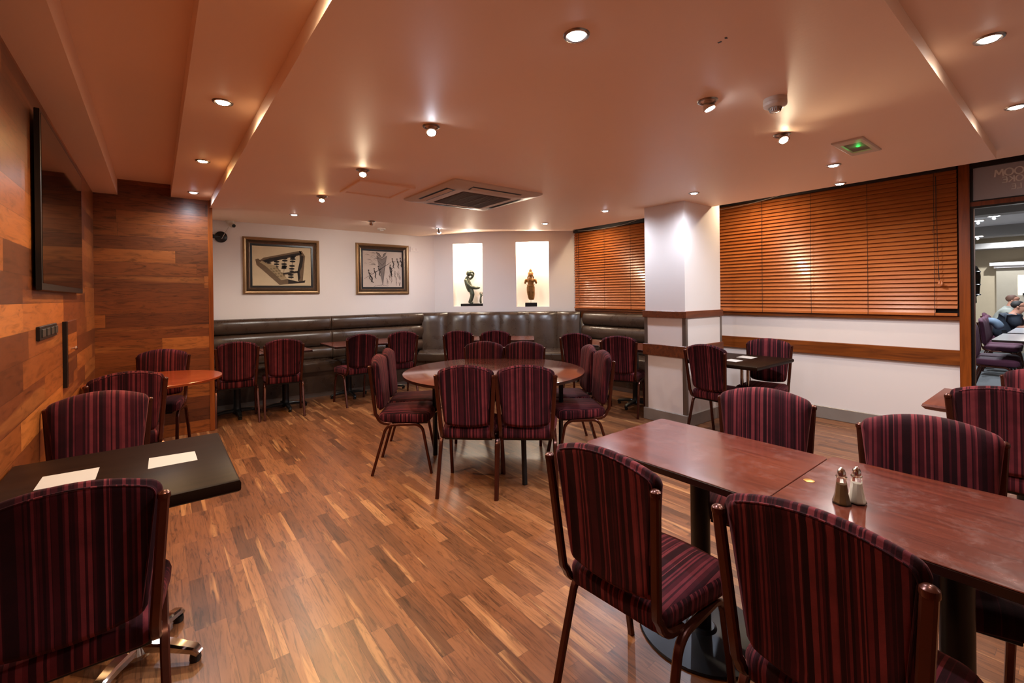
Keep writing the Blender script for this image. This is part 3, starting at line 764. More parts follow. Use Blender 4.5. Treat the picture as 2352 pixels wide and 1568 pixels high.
roll_back(br, (XR-.01, 5.30), (XR-.01, 3.2), [(0, 1)], zs=((1.095, .88), (.88, .665), (.665, .47)))
seat_block(br, [(5.22, 4.97), (5.22, 3.2)], [(5.68, 5.28), (5.68, 3.2)])
MB().box(5.255, 5.7, 3.2, 4.98, .06, .37).build('base_panel', MT['leather'], br, 0)
MB().box(5.27, 5.7, 3.2, 4.98, 0, .06).build('kick_board', MT['alu'], br, 0)

# ---------------------------------------------------------------- blinds
def blind(label, y0, y1, ztop, cords, short=None):
    t = thing('venetian_blind', label, 'blind', (5.765, (y0+y1)/2, 1.16), 0, 'wooden venetian blinds')
    yc = (y0+y1)/2; m = MB(); pitch = .0413; z = 1.205; k = 0
    while z < ztop:
        a, b = y0, y1
        if short and k == 0: a = short
        # a closed slat: tilted blade, lower edge toward the room
        tl = R(60); hw_ = .0236
        dx, dz = math.cos(tl)*hw_, math.sin(tl)*hw_
        jz = random.uniform(-.0012, .0012); zz = z+jz-1.16+.002
        th = .0016
        vs = []
        for (yy, j) in ((a, 0), (b, random.uniform(-.0015, .0015))):
            yy -= yc
            vs += [(-dx-th, yy, zz-dz+j), (-dx+th, yy, zz-dz-.001+j), (dx+th, yy, zz+dz+j), (dx-th, yy, zz+dz+.001+j)]
        m.add(vs, [(0, 1, 2, 3), (4, 7, 6, 5), (0, 4, 5, 1), (1, 5, 6, 2), (2, 6, 7, 3), (3, 7, 4, 0)])
        z += pitch; k += 1
    m.build('slats', MT['slat'], t, 0)
    MB().bbox(-.025, .025, y0-yc, y1-yc, .0, .026, .003).build('bottom_rail', MT['slat'], t, 0)
    MB().bbox(-.03, .03, y0-yc, y1-yc, ztop-1.16, ztop-1.10, .003).build('head_rail', MT['dark_gap'], t, 0)
    for c in cords:
        cm_ = MB()
        for dx in (-.022,):
            cm_.tube([(dx-.006, c-yc, .0), (dx-.006, c-yc, ztop-1.16)], .004, n=6)
        cm_.build('ladder_cord', MT['dark_gap'], t)
    return t, yc
bw, yc = blind('wide wooden venetian blind filling the wall right of the column', .735, 3.3, 2.50, (2.421, 1.904, 1.393, .887), short=.885)
pc = MB(); pc.tube([(-.045, .868-yc, 1.30), (-.045, .862-yc, .78), (-.05, .858-yc, .55), (-.045, .850-yc, .33)], .004, n=6)
pc.tube([(-.04, .872-yc, 1.30), (-.04, .874-yc, .92), (-.042, .895-yc, .78), (-.045, .862-yc, .76), (-.045, .855-yc, .33)], .003, n=6)
pull = pc.build('pull_cord', MT['dark_gap'], bw)
MB().lathe([(.001, .032), (.006, .03), (.009, .012), (.013, .0), (.001, -.002)], (-.045, .850-yc, .30), 12).build('tassel', MT['slat'], pull)
MB().lathe([(.001, .03), (.006, .028), (.009, .012), (.012, .0), (.001, -.002)], (-.05, .832-yc, .292), 12).build('tassel', MT['slat'], pull)
bn, yc2 = blind('narrow wooden venetian blind between corner wall and column', 3.4, 5.54, 2.47, (5.425, 4.856, 4.341))
pc = MB(); pc.tube([(-.045, 5.40-yc2, 1.28), (-.045, 5.40-yc2, .22)], .004, n=6); pc.tube([(-.045, 5.45-yc2, 1.28), (-.045, 5.44-yc2, .52)], .004, n=6)
pull = pc.build('pull_cord', MT['dark_gap'], bn)
for (yy, zz) in ((5.40, .19), (5.44, .49)): MB().lathe([(.001, .032), (.006, .03), (.012, .0), (.001, -.002)], (-.045, yy-yc2, zz), 12).build('tassel', MT['slat'], pull)
# loose cables along the top of the blinds
def cable(pts, label, w=.006):
    P_ = [Vector((0, 0, 1.4))+(Vector(p)-Vector((0, 0, 1.4)))*1.021 for p in pts]; out = []
    for i in range(len(P_)-1):
        p0, p1, p2, p3 = P_[max(i-1, 0)], P_[i], P_[i+1], P_[min(i+2, len(P_)-1)]
        for k in range(6):
            s_ = k/6; out.append(.5*((2*p1)+(-p0+p2)*s_+(2*p0-5*p1+4*p2-p3)*s_*s_+(-p0+3*p1-3*p2+p3)*s_**3))
    out.append(P_[-1])
    return tag(MB().tube(out, w, n=6).build('cable', MT['cable']), label, 'cable')
cable([(5.60, 3.0, 2.44), (5.60, 2.6, 2.455), (5.60, 2.3, 2.48), (5.60, 2.05, 2.52), (5.60, 1.8, 2.56)], 'thin white cable sagging across the top of the wide blind')
cable([(5.60, 5.3, 2.47), (5.60, 4.9, 2.445), (5.60, 4.4, 2.45), (5.60, 4.0, 2.50), (5.60, 3.4, 2.50)], 'pale cable sagging across the top of the narrow blind')

# ---------------------------------------------------------------- pictures
def picture(label, x0, x1, z0, z1, b, draw, group, bgc):
    y = YB; t = thing('framed_picture', label, 'picture', (x0, y, z0), 0, group); w, h = x1-x0, z1-z0
    prof = [(0, 0), (0, -.03), (.006, -.036), (.02, -.04), (.038, -.034), (.045, -.022)]
    prof2 = [(.045, -.018), (.050, -.026), (.055, -.018), (.061, -.014), (.065, -.020), (.069, -.013), (.074, -.010), (.078, -.015), (.083, -.012), (.088, -.010)]
    prof3 = [(.088, -.010), (b-.006, -.010), (b, -.004)]
    def fr(pf, nm, mat):
        rings = [[(d, o, d), (w-d, o, d), (w-d, o, h-d), (d, o, h-d)] for d, o in pf]
        return MB().loft(rings, caps=False).build(nm, mat, t, 25)
    fr(prof, 'outer_moulding', MT['gold_frame']); fr(prof2, 'ribbed_moulding', plain('dark_gilt', '#8a7462', .3, .75, .2, 30)); fr(prof3, 'black_slip', MT['black'])
    cv = MB().box(b-.005, w-b+.005, -.0035, -.001, b-.005, h-b+.005).build('canvas', plain('drawing_paper', bgc, .75, 0, .12, 6), t, 0)
    iw, ih = w-2*b, h-2*b
    layers = draw()
    lev = -.0045
    for nm, colr, shapes in layers:
        m = MB()
        for pts in shapes:
            m.add([(b+u*iw, lev, b+(1-v)*ih) for u, v in pts], [tuple(range(len(pts)))])
        m.build(nm, plain('ink_'+colr.strip('#'), colr, .8, 0, .2, 25), cv, 0); lev -= .0004
    return t
def ell(cx, cy, rx, ry, n=14): return [(cx+rx*math.cos(2*PI*i/n), cy+ry*math.sin(2*PI*i/n)) for i in range(n)]
def stroke(pts, w):
    out = []; L_ = [Vector(p) for p in pts]; a, b = [], []
    for i, p in enumerate(L_):
        d = (L_[min(i+1, len(L_)-1)]-L_[max(i-1, 0)]).normalized(); n_ = Vector((-d.y, d.x)); k = w*(1 if 0 < i < len(L_)-1 else .4)
        a.append(tuple(p+n_*k)); b.append(tuple(p-n_*k))
    return a+b[::-1]
def S(pts, x0=265, y0=235, w=735, h=510): return [((x-x0)/w, (y-y0)/h) for x, y in pts]
def abacus():
    mid = [S([(300, 410), (335, 398), (405, 470), (610, 668), (592, 735), (315, 480)]), S([(345, 425), (400, 385), (860, 275), (885, 320), (420, 442)]),
           S([(850, 280), (880, 275), (925, 345), (890, 685), (835, 700), (858, 430), (850, 330)]), S([(592, 735), (610, 668), (700, 655), (700, 725)])]
    lt_ = [S([(345, 440), (400, 440), (560, 490), (600, 560), (690, 650), (610, 665), (420, 490)])]
    dk = [S([(385, 425), (470, 390), (860, 300), (868, 330), (480, 440), (420, 448)]), S([(700, 660), (830, 690), (925, 672), (915, 705), (700, 722)]), S([(862, 330), (905, 350), (885, 480), (850, 560), (860, 640), (830, 690), (820, 560), (850, 430)]),
          S([(625, 580), (830, 545), (832, 572), (640, 602)])]
    beads = [ell((x-265)/735, (y-235)/510, r/735, .34*r/510*1.0) for x, y, r in [(450, 425, 34), (465, 452, 30), (555, 400, 36), (558, 432, 36), (556, 465, 34), (566, 498, 20), (660, 385, 36), (662, 415, 36), (652, 460, 36), (655, 488, 36), (648, 515, 34), (768, 352, 38), (764, 390, 38), (760, 422, 38), (752, 482, 38), (748, 520, 38), (745, 552, 30), (735, 600, 38), (735, 632, 38), (760, 370, 34), (652, 500, 34)]]
    rods = [stroke(S([(770, 320), (755, 450), (742, 660)]), .004), stroke(S([(665, 360), (655, 500), (640, 600)]), .004), stroke(S([(560, 380), (560, 500), (620, 590)]), .004)]
    keys = []
    for i in range(4):
        for j in range(3):
            x, y = 470+j*38+i*28, 520+i*32-j*6; keys.append(S([(x, y), (x+24, y-4), (x+38, y+16), (x+14, y+20)]))
    return [('shading', '#7a6248', mid), ('light_panel', '#b8a078', lt_), ('dark_wash', '#2e221a', dk), ('rods', '#2e221a', rods), ('keys', '#8f7a58', keys), ('beads', '#1e1612', beads)]
def arrow():
    T = lambda p: S(p, 1660, 318, 470, 440)
    v = [T([(1822, 372), (1885, 415), (1942, 372), (1892, 740)])]
    v2 = [T([(1812, 330), (1850, 345), (1885, 400), (1912, 345), (1940, 330), (1925, 370), (1885, 410), (1835, 372)])]
    ln = [stroke(T(p), .007) for p in ([(1822, 372), (1892, 740), (1942, 372)], [(1822, 372), (1885, 420), (1942, 372)], [(1840, 440), (1885, 490), (1930, 440)], [(1812, 330), (1850, 345), (1885, 400), (1912, 345), (1940, 330)], [(1865, 520), (1892, 700), (1912, 520)])]
    pole_ = [stroke(T([(1670, 660), (1800, 580), (1950, 480), (2000, 440)]), .006)]
    random.seed(3); limbs = []
    for (x, y) in ((1725, 590), (1790, 570), (1840, 540), (2010, 440), (2070, 440), (2110, 430), (1985, 520)):
        limbs.append(stroke(T([(x, y-25), (x+5, y), (x+20, y+30), (x+10, y+60), (x+25, y+85)]), .013)); limbs.append(stroke(T([(x, y-10), (x+22, y+5), (x+40, y-8)]), .008))
        limbs.append([(a, b_) for a, b_ in ell(*T([(x, y-35)])[0], .018, .02, 8)])
    limbs.append(stroke(T([(1740, 610), (1765, 650), (1760, 690), (1785, 705)]), .02)); limbs.append(stroke(T([(1975, 500), (1990, 570), (2005, 630)]), .018))
    sk = []
    for i in range(26):
        x, y = random.uniform(1665, 1810), random.uniform(330, 500); sk.append(stroke(T([(x, y), (x+22, y-6), (x+45, y+3)]), .003))
    for i in range(30):
        x, y = random.uniform(1940, 2120), random.uniform(600, 750); sk.append(stroke(T([(x, y), (x+random.uniform(-12, 12), y-28), (x+random.uniform(-15, 15), min(740, y-50))]), .005))
    for i in range(8): 
        x = 1780+i*22; sk.append(stroke(T([(x, 748), (x+14, 728-6*abs(4-i)*-1), (x+30, 735)]), .004))
    return [('wash', '#8b7d76', v+v2), ('sketch', '#4c3f3a', sk), ('outline', '#241c1a', ln+pole_), ('figure_drawing', '#3a2f2b', limbs)]
picture('larger framed picture of an abacus on the back wall', .951, 1.961, 1.462, 2.262, .118, abacus, 'framed pictures', '#dcc7a2')
picture('smaller framed picture of an arrow shape with thin figures, nearer the corner', 2.520, 3.428, 1.445, 2.272, .118, arrow, 'framed pictures', '#c9b8ac')

# ---------------------------------------------------------------- niche sculptures
def skin(name, nodes, edges, mat, parent, sub=2):
    me = bpy.data.meshes.new(name); me.from_pydata([n[:3] for n in nodes], edges, []); me.materials.append(mat)
    o = bpy.data.objects.new(name, me); COL.objects.link(o); o.parent = parent
    if not me.skin_vertices: 
        bm_ = None
    sk = o.modifiers.new('skin', 'SKIN'); sk.use_smooth_shade = True; sk.branch_smoothing = .6
    lay = me.skin_vertices[0].data if me.skin_vertices else None
    if lay is None:
        import bmesh
        bm = bmesh.new(); bm.from_mesh(me); bm.verts.layers.skin.verify(); bm.to_mesh(me); bm.free(); lay = me.skin_vertices[0].data
    for i, n in enumerate(nodes):
        r = n[3]; lay[i].radius = (r, r) if not isinstance(r, tuple) else r
        lay[i].use_root = (i == 0)
    ss = o.modifiers.new('sub', 'SUBSURF'); ss.levels = sub; ss.render_levels = sub
    return o
ang = math.atan2(CU.y, CU.x)
base1 = cw(.60, .13, NCH[0][2])
st = thing('bronze_sculpture', 'green bronze monkey-like figure beside an upright forearm in the left niche', 'sculpture', base1, ang)
MB().bbox(-.14, .26, -.09, .09, 0, .045, .003).build('plinth', MT['black'], st, 0)
# local x along wall (to the right in view), y away into niche, z up
def blob(name, mat, parent, c, r, rot=(0, 0, 0), n=16):
    mb = MB(); k = n//2
    mb.lathe([(max(.02, math.sin(PI*i/k)), -math.cos(PI*i/k)) for i in range(k+1)], n=n)
    from mathutils import Euler
    m4 = Matrix.Translation(c) @ Euler(rot).to_matrix().to_4x4() @ Matrix.Diagonal((r[0], r[1], r[2], 1))
    return mb.build(name, mat, parent, 70, xf=m4)
BR = MT['bronze']
N = [(.03, 0, .24, .050), (.01, 0, .33, .064), (-.035, .0, .44, .066), (-.035, 0, .50, .045), (-.015, 0, .545, .034)]
skin('torso', N, [(0, 1), (1, 2), (2, 3), (3, 4)], BR, st)
skin('leg', [(.02, -.02, .37, .046), (.075, -.04, .21, .038), (.05, -.04, .11, .026), (.03, -.04, .065, .022), (.085, -.045, .056, .015)], [(0, 1), (1, 2), (2, 3), (3, 4)], BR, st)
skin('leg', [(.0, .03, .37, .046), (.05, .05, .20, .036), (.01, .05, .11, .024), (-.015, .05, .065, .020), (.035, .05, .056, .014)], [(0, 1), (1, 2), (2, 3), (3, 4)], BR, st)
blob('head', BR, st, (.0, 0, .592), (.052, .048, .055), (0, .5, 0))
blob('muzzle', BR, st, (.058, -.005, .560), (.034, .026, .024), (0, .35, 0))
blob('brow', BR, st, (.045, -.005, .618), (.030, .036, .012), (0, .2, 0))
skin('arm', [(-.06, -.055, .49, .036), (-.02, -.085, .40, .030), (.04, -.085, .345, .028), (.12, -.06, .325, .032), (.185, -.04, .325, .022), (.21, -.03, .335, .012)], [(i, i+1) for i in range(5)], BR, st)
skin('arm', [(-.05, .05, .49, .032), (.03, .06, .50, .024), (.075, .04, .55, .020), (.085, .01, .60, .022), (.045, -.01, .635, .016), (.0, -.01, .645, .012)], [(i, i+1) for i in range(5)], BR, st)
N = [(.215, 0, .045, .020), (.205, 0, .09, .022), (.21, 0, .15, .016), (.22, 0, .185, .020), (.20, 0, .21, .008), (.195, 0, .245, .006), (.215, 0, .22, .007), (.215, 0, .255, .005), (.235, 0, .215, .007), (.245, 0, .245, .006), (.25, -.01, .20, .007), (.265, -.01, .22, .005), (.262, 0, .235, .005)]
skin('forearm', N, [(0, 1), (1, 2), (2, 3), (3, 4), (4, 5), (3, 6), (6, 7), (3, 8), (8, 9), (3, 10), (10, 11), (11, 12)], MT['bronze'], st)
base2 = cw(1.72, .10, NCH[1][2])
s2 = thing('torso_sculpture', 'golden carved armless standing figure with topknot in the right niche', 'sculpture', base2, ang)
MB().bbox(-.10, .11, -.06, .06, 0, .07, .003).build('plinth', MT['black'], s2, 0)
MB().tube([(0, 0, .07), (0, 0, .16)], .008, n=8).build('rod', MT['brushed'], s2)
b_ = MB()
def ellring(z, rx, ry, cx=0, n=24): return [(cx+rx*math.cos(2*PI*i/n), ry*math.sin(2*PI*i/n), z) for i in range(n)]
b_.loft([ellring(*a) for a in [(.118, .034, .028, .012), (.13, .05, .038, .01), (.16, .058, .043, .008), (.22, .068, .048, .005), (.30, .072, .052, 0), (.345, .072, .050, 0), (.37, .064, .047, 0), (.395, .052, .040, 0), (.42, .054, .042, 0), (.45, .066, .048, 0), (.475, .078, .046, 0), (.492, .070, .040, 0), (.505, .034, .030, 0), (.525, .028, .026, 0)]])
GS = MT['gold_stone']
b_.build('body', GS, s2, 60)
blob('head', GS, s2, (0, -.004, .568), (.040, .040, .050))
blob('hair_cap', GS, s2, (0, .012, .585), (.050, .044, .050))
blob('topknot', GS, s2, (0, .008, .640), (.027, .025, .022)); blob('topknot', GS, s2, (0, .008, .663), (.017, .016, .012))
for s_ in (-1, 1):
    blob('arm_stump', GS, s2, (s_*.084, -.004, .462), (.026, .028, .040), (0, s_*-.35, 0))
    blob('arm_stump', GS, s2, (s_*.096, -.006, .432), (.020, .022, .028), (0, s_*-.2, 0))
    blob('chest', GS, s2, (s_*.028, -.038, .462), (.024, .018, .022))
    MB().tube([(s_*.030, -.030, .365), (s_*.037, -.038, .27), (s_*.030, -.032, .15)], .058, .045, n=14, rad=[.85, 1, .75]).build('drapery', GS, s2, 60)
    for k in range(3): MB().tube([(s_*(.016+.018*k), -.056+.004*k, .35), (s_*(.020+.016*k), -.062+.004*k, .26), (s_*(.014+.014*k), -.052+.004*k, .15)], .006, n=6).build('fold', GS, s2)
    blob('hair_lock', GS, s2, (s_*.047, -.002, .525), (.013, .014, .036), (0, s_*-.25, 0))
    blob('eye', GS, s2, (s_*.014, -.042, .574), (.008, .004, .004))
blob('nose', GS, s2, (0, -.046, .562), (.006, .007, .013)); blob('mouth', GS, s2, (0, -.041, .543), (.012, .005, .004))
MB().tube([(-.068, -.03, .39), (-.03, -.050, .368), (0, -.054, .36), (.03, -.050, .368), (.068, -.03, .39)], .014, n=8).build('belt', GS, s2)
MB().tube([(-.045, -.03, .495), (-.02, -.046, .478), (0, -.050, .472), (.02, -.046, .478), (.045, -.03, .495)], .009, n=8).build('necklace', GS, s2)

# ---------------------------------------------------------------- ceiling equipment
ac = thing('air_conditioner', 'square ceiling air conditioner cassette with central grille', 'air conditioner', (2.41, 3.67, ZC))
h = .49
def rr(hw_, r, z, n=5): return [(x, y, z) for x, y in arc(hw_-r, -hw_+r, r, -PI/2, 0, n)+arc(hw_-r, hw_-r, r, 0, PI/2, n)+arc(-hw_+r, hw_-r, r, PI/2, PI, n)+arc(-hw_+r, -hw_+r, r, PI, 1.5*PI, n)]
MB().loft([rr(h, .03, 0), rr(h, .03, -.012), rr(h-.03, .03, -.026), rr(.30, .02, -.042), rr(.275, .015, -.040), rr(.272, .012, -.030)], caps=True).build('fascia', MT['grey_plastic'], ac, 25)
gm = MB(); gm.box(-.27, .27, -.27, .27, -.038, -.034)
for i in range(27):
    y = -.26+.02*i; gm.box(-.265, .265, y-.003, y+.003, -.046, -.037)
for x in (-.13, 0, .13): gm.box(x-.004, x+.004, -.265, .265, -.048, -.037)
gm.build('grille', MT['grille'], ac, 0)
for k in range(4):
    m4 = Matrix.Rotation(k*PI/2, 4, 'Z')
    s_ = MB().add([(-.27, -.435, -.0285), (.27, -.435, -.0285), (.27, -.345, -.038), (-.27, -.345, -.038), (-.27, -.435, -.0245), (.27, -.435, -.0245), (.27, -.345, -.034), (-.27, -.345, -.034)], [(0, 1, 2, 3), (0, 4, 5, 1), (1, 5, 6, 2), (2, 6, 7, 3), (3, 7, 4, 0), (4, 7, 6, 5)]).build('air_slot', MT['black'], ac, 0, xf=m4)
    MB().add([(-.265, -.418, -.036), (.265, -.418, -.036), (.265, -.375, -.046), (-.265, -.375, -.046), (-.265, -.418, -.034), (.265, -.418, -.034), (.265, -.375, -.043), (-.265, -.375, -.043)], [(0, 1, 2, 3), (0, 4, 5, 1), (1, 5, 6, 2), (2, 6, 7, 3), (3, 7, 4, 0), (4, 7, 6, 5)]).build('louvre', MT['grey_plastic'], ac, 0, xf=m4)
ht = thing('access_hatch', 'flat square access hatch with raised rim beside the air conditioner', 'hatch', (1.56, 3.905, ZC))
w_, d_ = .245, .26
MB().loft([[(-w_+i, -d_+i, z), (w_-i, -d_+i, z), (w_-i, d_-i, z), (-w_+i, d_-i, z)] for i, z in ((0, 0), (0, -.014), (.006, -.018), (.034, -.018), (.04, -.012), (.04, 0))], caps=False).build('rim', MT['ceiling'], ht, 0)
MB().box(-w_+.04, w_-.04, -d_+.04, d_-.04, -.008, 0).build('panel', MT['ceiling'], ht, 0)
sd = thing('smoke_detector', 'cream smoke detector with slotted cone on the right of the ceiling', 'smoke detector', (2.43, .955, ZC))
MB().lathe([(.052, 0), (.053, -.018), (.050, -.022), (.053, -.024), (.052, -.036), (.040, -.044), (.028, -.046)], n=32).build('housing', MT['grey_plastic'], sd)
MB().lathe([(.026, -.044), (.022, -.062), (.010, -.066), (.001, -.066)], n=24).build('sensor_cone', MT['grey_plastic'], sd)
m = MB()
for i in range(20):
    a = 2*PI*i/20; m.tube([(.030*math.cos(a), .030*math.sin(a), -.045), (.022*math.cos(a), .022*math.sin(a), -.064)], .003, n=4)
m.build('slots', MT['grille'], sd)
s3 = thing('smoke_detector', 'small round sensor at the back edge of the ceiling above the pictures', 'smoke detector', (2.62, 6.42, 2.412))
MB().lathe([(.062, .01), (.062, -.018), (.055, -.026), (.03, -.028)], n=24).build('housing', MT['grey_plastic'], s3); MB().lathe([(.03, -.026), (.026, -.042), (.001, -.043)], n=20).build('sensor_cone', MT['grey_plastic'], s3)
ex = thing('emergency_light', 'square recessed emergency light with green glow', 'emergency light', (3.66, .94, ZC))
MB().loft([[(-a, -b, z), (a, -b, z), (a, b, z), (-a, b, z)] for a, b, z in ((.205, .085, 0), (.205, .085, -.008), (.198, .078, -.012), (.125, .055, -.012), (.12, .05, -.002))], caps=False).build('bezel', MT['grey_plastic'], ex, 0)
MB().box(-.12, .12, -.05, .05, -.004, -.001).build('lens', MT['grille'], ex, 0)
MB().lathe([(.012, -.004), (.008, -.008), (.001, -.009)], (-.01, -.01, 0), 12).build('led', MT['green_led'], ex)
ld = bpy.data.lights.new('led_glow', 'POINT'); ld.energy = .03; ld.color = (.1, 1, .2); ld.shadow_soft_size = .01; lo = bpy.data.objects.new('led_glow', ld); COL.objects.link(lo); lo.parent = ex; lo.location = (-.01, -.01, -.02)
# cctv camera and black arm at the left end of the back wall
cc = thing('security_camera', 'small cream dome-mounted security camera above the larger picture', 'security camera', (.80, 7.19, 2.456))
MB().lathe([(.055, .005), (.055, -.01), (.045, -.03), (.03, -.045)], n=20).build('mount', MT['grey_plastic'], cc)
MB().tube([(.0, -.0, -.05), (.035, -.085, -.075)], .06, n=16, up=(0, 0, 1)).build('camera_body', MT['grey_plastic'], cc)
MB().tube([(.033, -.080, -.0735), (.037, -.091, -.0768)], .045, n=16).build('lens', MT['black'], cc)
tag(MB().tube([(.80, 7.17, 2.40), (.74, 7.20, 2.28), (.69, 7.235, 2.17)], .006, n=6).build('camera_cable', MT['cable']), 'thin cable hanging from the security camera past the black wall arm', 'cable')
am = thing('wall_bracket', 'black arm ending in a round disc on the back wall beside the timber end', 'bracket', (.70, YB, 2.235))
MB().tube([(-.02, -.03, 0), (-.22, -.10, 0)], .05, n=14).build('arm', MT['black'], am)
MB().lathe([(.075, 0), (.075, .02), (.06, .03), (.001, .03)], n=28).build('disc', MT['black'], am, xf=Matrix.Rotation(PI/2, 4, 'X'))
sw = thing('switch_plate', 'white double switch plate high on the back wall right of the pictures', 'switch', (3.55, YB, 2.22))
MB().bbox(-.075, .075, -.012, 0, -.045, .045, .003).build('plate', MT['white'], sw, 0)
for x in (-.035, .035): MB().bbox(x-.012, x+.012, -.017, -.010, -.02, .02, .002).build('rocker', MT['panel_white'], sw, 0)

# ---------------------------------------------------------------- left wall: tv, sockets, door
tv = thing('television', 'black flat wall television mounted on the timber wall', 'television', (XL, 3.81, 1.88))
MB().bbox(.014, .034, -.76, .76, -.43, .43, .003).build('housing', MT['black'], tv, 0)
MB().box(0, .015, -.3, .3, -.2, .2).build('wall_mount', MT['black_metal'], tv, 0)
MB().box(.033, .0355, -.735, .735, -.395, .415).build('screen', MT['tv_screen'], tv, 0)
sk_ = thing('socket_strip', 'black four gang socket plate on the timber wall below the television', 'socket', (XL, 3.37, 1.24))
MB().bbox(0, .014, -.24, .24, -.035, .035, .003).build('plate', MT['black'], sk_, 0)
for i in range(4): MB().bbox(.012, .019, -.2+i*.12, -.12+i*.12, -.02, .02, .002).build('outlet', plain('outlet_grey', '#3a3532', .35) if i == 0 else bpy.data.materials['outlet_grey'], sk_, 0)
dr = thing('wall_cupboard_door', 'small timber cupboard door standing proud of the timber wall, with a knob', 'door', (XL, 4.1, 1.06))
MB().bbox(.003, .022, -.15, .24, -.20, .21, .003).build('door_panel', MT['wall_wood_y'], dr, 0)
MB().box(.0, .020, -.19, -.15, -.20, .21).build('side_gap', MT['black'], dr, 0)
MB().lathe([(.006, 0), (.006, .012), (.013, .018), (.014, .026), (.001, .03)], n=16).build('knob', MT['chrome'], dr, xf=Matrix.Translation((.022, -.02, .03)) @ Matrix.Rotation(PI/2, 4, 'Y'))

# ---------------------------------------------------------------- the room beyond the glass
struct('floor_far', MB().box(XR+.1, 16, -4, 3.2, -.1, 0), plain('grey_carpet', '#6f7274', .9))
struct('wall_far', MB().box(15, 15.2, -4, 3.2, 0, 2.8), plain('beige_paint', '#c2b092', .8))
struct('wall_far_left', MB().box(XR+.14, 15, 3.2, 3.3, 0, 2.8), MT['white'])
struct('ceiling_far', MB().box(XR+.1, 16, -4, 3.3, 2.62, 2.8), plain('grey_ceiling', '#c4c2c0', .8))
m = MB(); m.box(14.88, 15, -2, 1.27, 0, 1.27); m.box(14.88, 15, .95, 1.27, 1.27, 1.93); m.box(14.88, 15, -2, .35, 1.27, 1.93); m.box(14.88, 15, .35, .95, 1.71, 1.93)
struct('wall_far_panel', m, plain('panel_beige', '#b3a792', .7))
m = MB(); m.box(14.75, 15, -2, 1.36, 1.93, 2.0); m.box(14.8, 15, -2, 1.3, 1.88, 1.93)
struct('trim_5', m, MT['white'])
m = MB(); m.box(9.6, 9.9, -2, 3, 2.5, 2.62); m.box(12.6, 13.0, -2, 3, 2.42, 2.62); m.box(14.4, 14.9, -2, 3, 2.3, 2.42)
struct('ceiling_far_beams', m, plain('beam_grey', '#8f8a84', .8))
gd = 'square lamps beyond the glass'
for k, (x, y, z, lb) in enumerate(((10.85, .945, 2.618, 'square white lamp beyond the glass, topmost'), (11.36, 1.18, 2.618, 'square white lamp beyond the glass, against the partition frame'), (14.0, 1.0, 2.618, 'bright white lamp beyond the glass, lowest one'), (12.29, 1.285, 2.418, 'small hanging spot beyond the glass below the square lamp'))):
    t = thing('ceiling_lamp', lb, 'ceiling light', (x, y, z), 0, gd)
    MB().bbox(-.08, .08, -.08, .08, -.012, 0, .003).build('frame', MT['grey_plastic'], t, 0); MB().box(-.06, .06, -.06, .06, -.016, -.010).build('diffuser', EM['cool'], t, 0)
    ld = bpy.data.lights.new('far_light', 'SPOT'); ld.energy = 44*LAMP; ld.color = (.86, .92, 1); ld.spot_size = R(172); ld.spot_blend = .6; ld.shadow_soft_size = .02
    lo = bpy.data.objects.new('far_light', ld); COL.objects.link(lo); lo.parent = t; lo.location = (0, 0, -.05)
for (x, y) in ((7.1, -.3),):  # added out of view to light the frosted pane from behind
    t = thing('ceiling_lamp', 'added unseen light beyond the glass, brightening the frosted pane', 'ceiling light', (x, y, 2.618), 0, gd)
    MB().bbox(-.08, .08, -.08, .08, -.012, 0, .003).build('frame', MT['grey_plastic'], t, 0)
    ld = bpy.data.lights.new('far_light', 'SPOT'); ld.energy = 75*LAMP; ld.color = (.86, .92, 1); ld.spot_size = R(172); ld.spot_blend = .6; ld.shadow_soft_size = .02
    lo = bpy.data.objects.new('far_light', ld); COL.objects.link(lo); lo.parent = t; lo.location = (0, 0, -.05)
# niche with a potted ornament
MB().box(14.99, 15.0, .35, .95, 1.27, 1.71).build('wall_far_niche', emis('niche_glow', '#fff6e8', 1.6), None, 0, kind='structure')  # niche back wall emits by itself, standing in for lamp light
orn = thing('ornament', 'dark shade-like ornament on a black base in the lit niche beyond the glass', 'ornament', (14.90, .66, 1.27))
MB().bbox(-.05, .05, -.22, .22, 0, .05, .003).build('base', MT['black'], orn, 0)
MB().lathe([(.02, .05), (.015, .12), (.03, .16), (.02, .2)], n=12).build('stem', MT['bronze'], orn); MB().lathe([(.16, .20), (.12, .28), (.05, .33), (.001, .34)], n=20).build('shade', MT['bronze'], orn)
# purple chairs and white tables beyond the glass
def far_chair(x, y, adeg, label):
    a = R(adeg); o = dup(proto, (x+.23*math.cos(a), y+.23*math.sin(a), 0), a-PI/2, label, 'purple chairs beyond the glass')
    for c in o.children:
        if c.name.startswith(('backrest', 'seat', 'piping')) and not c.name.startswith('seat_frame'):
            c.data = c.data.copy(); c.data.materials[0] = MT['velvet_purple']
far_chair(8.75, 1.0, -90, 'purple chair beyond the glass, nearest one beside the partition frame')
far_chair(9.25, 1.04, -90, 'purple chair beyond the glass, second from the partition frame')
far_chair(10.9, 1.12, -90, 'purple chair beyond the glass at the farther white table, nearer of two')
far_chair(11.4, 1.14, -90, 'purple chair beyond the glass behind the coat')
for (x0, x1, y1, lb) in ((8.45, 9.75, .77, 'white topped table beyond the glass, nearer one'), (9.95, 11.3, .745, 'white topped table beyond the glass, farther one')):
    rect_table(lb, x0, x1, y1-.75, y1, .755, plain('white_laminate', '#c9c9cc', .15, 0, .02), lambda t, h: star_base(t, 0, 0, MT['black_metal'], h=h-.012), .03, group='white tables beyond the glass')
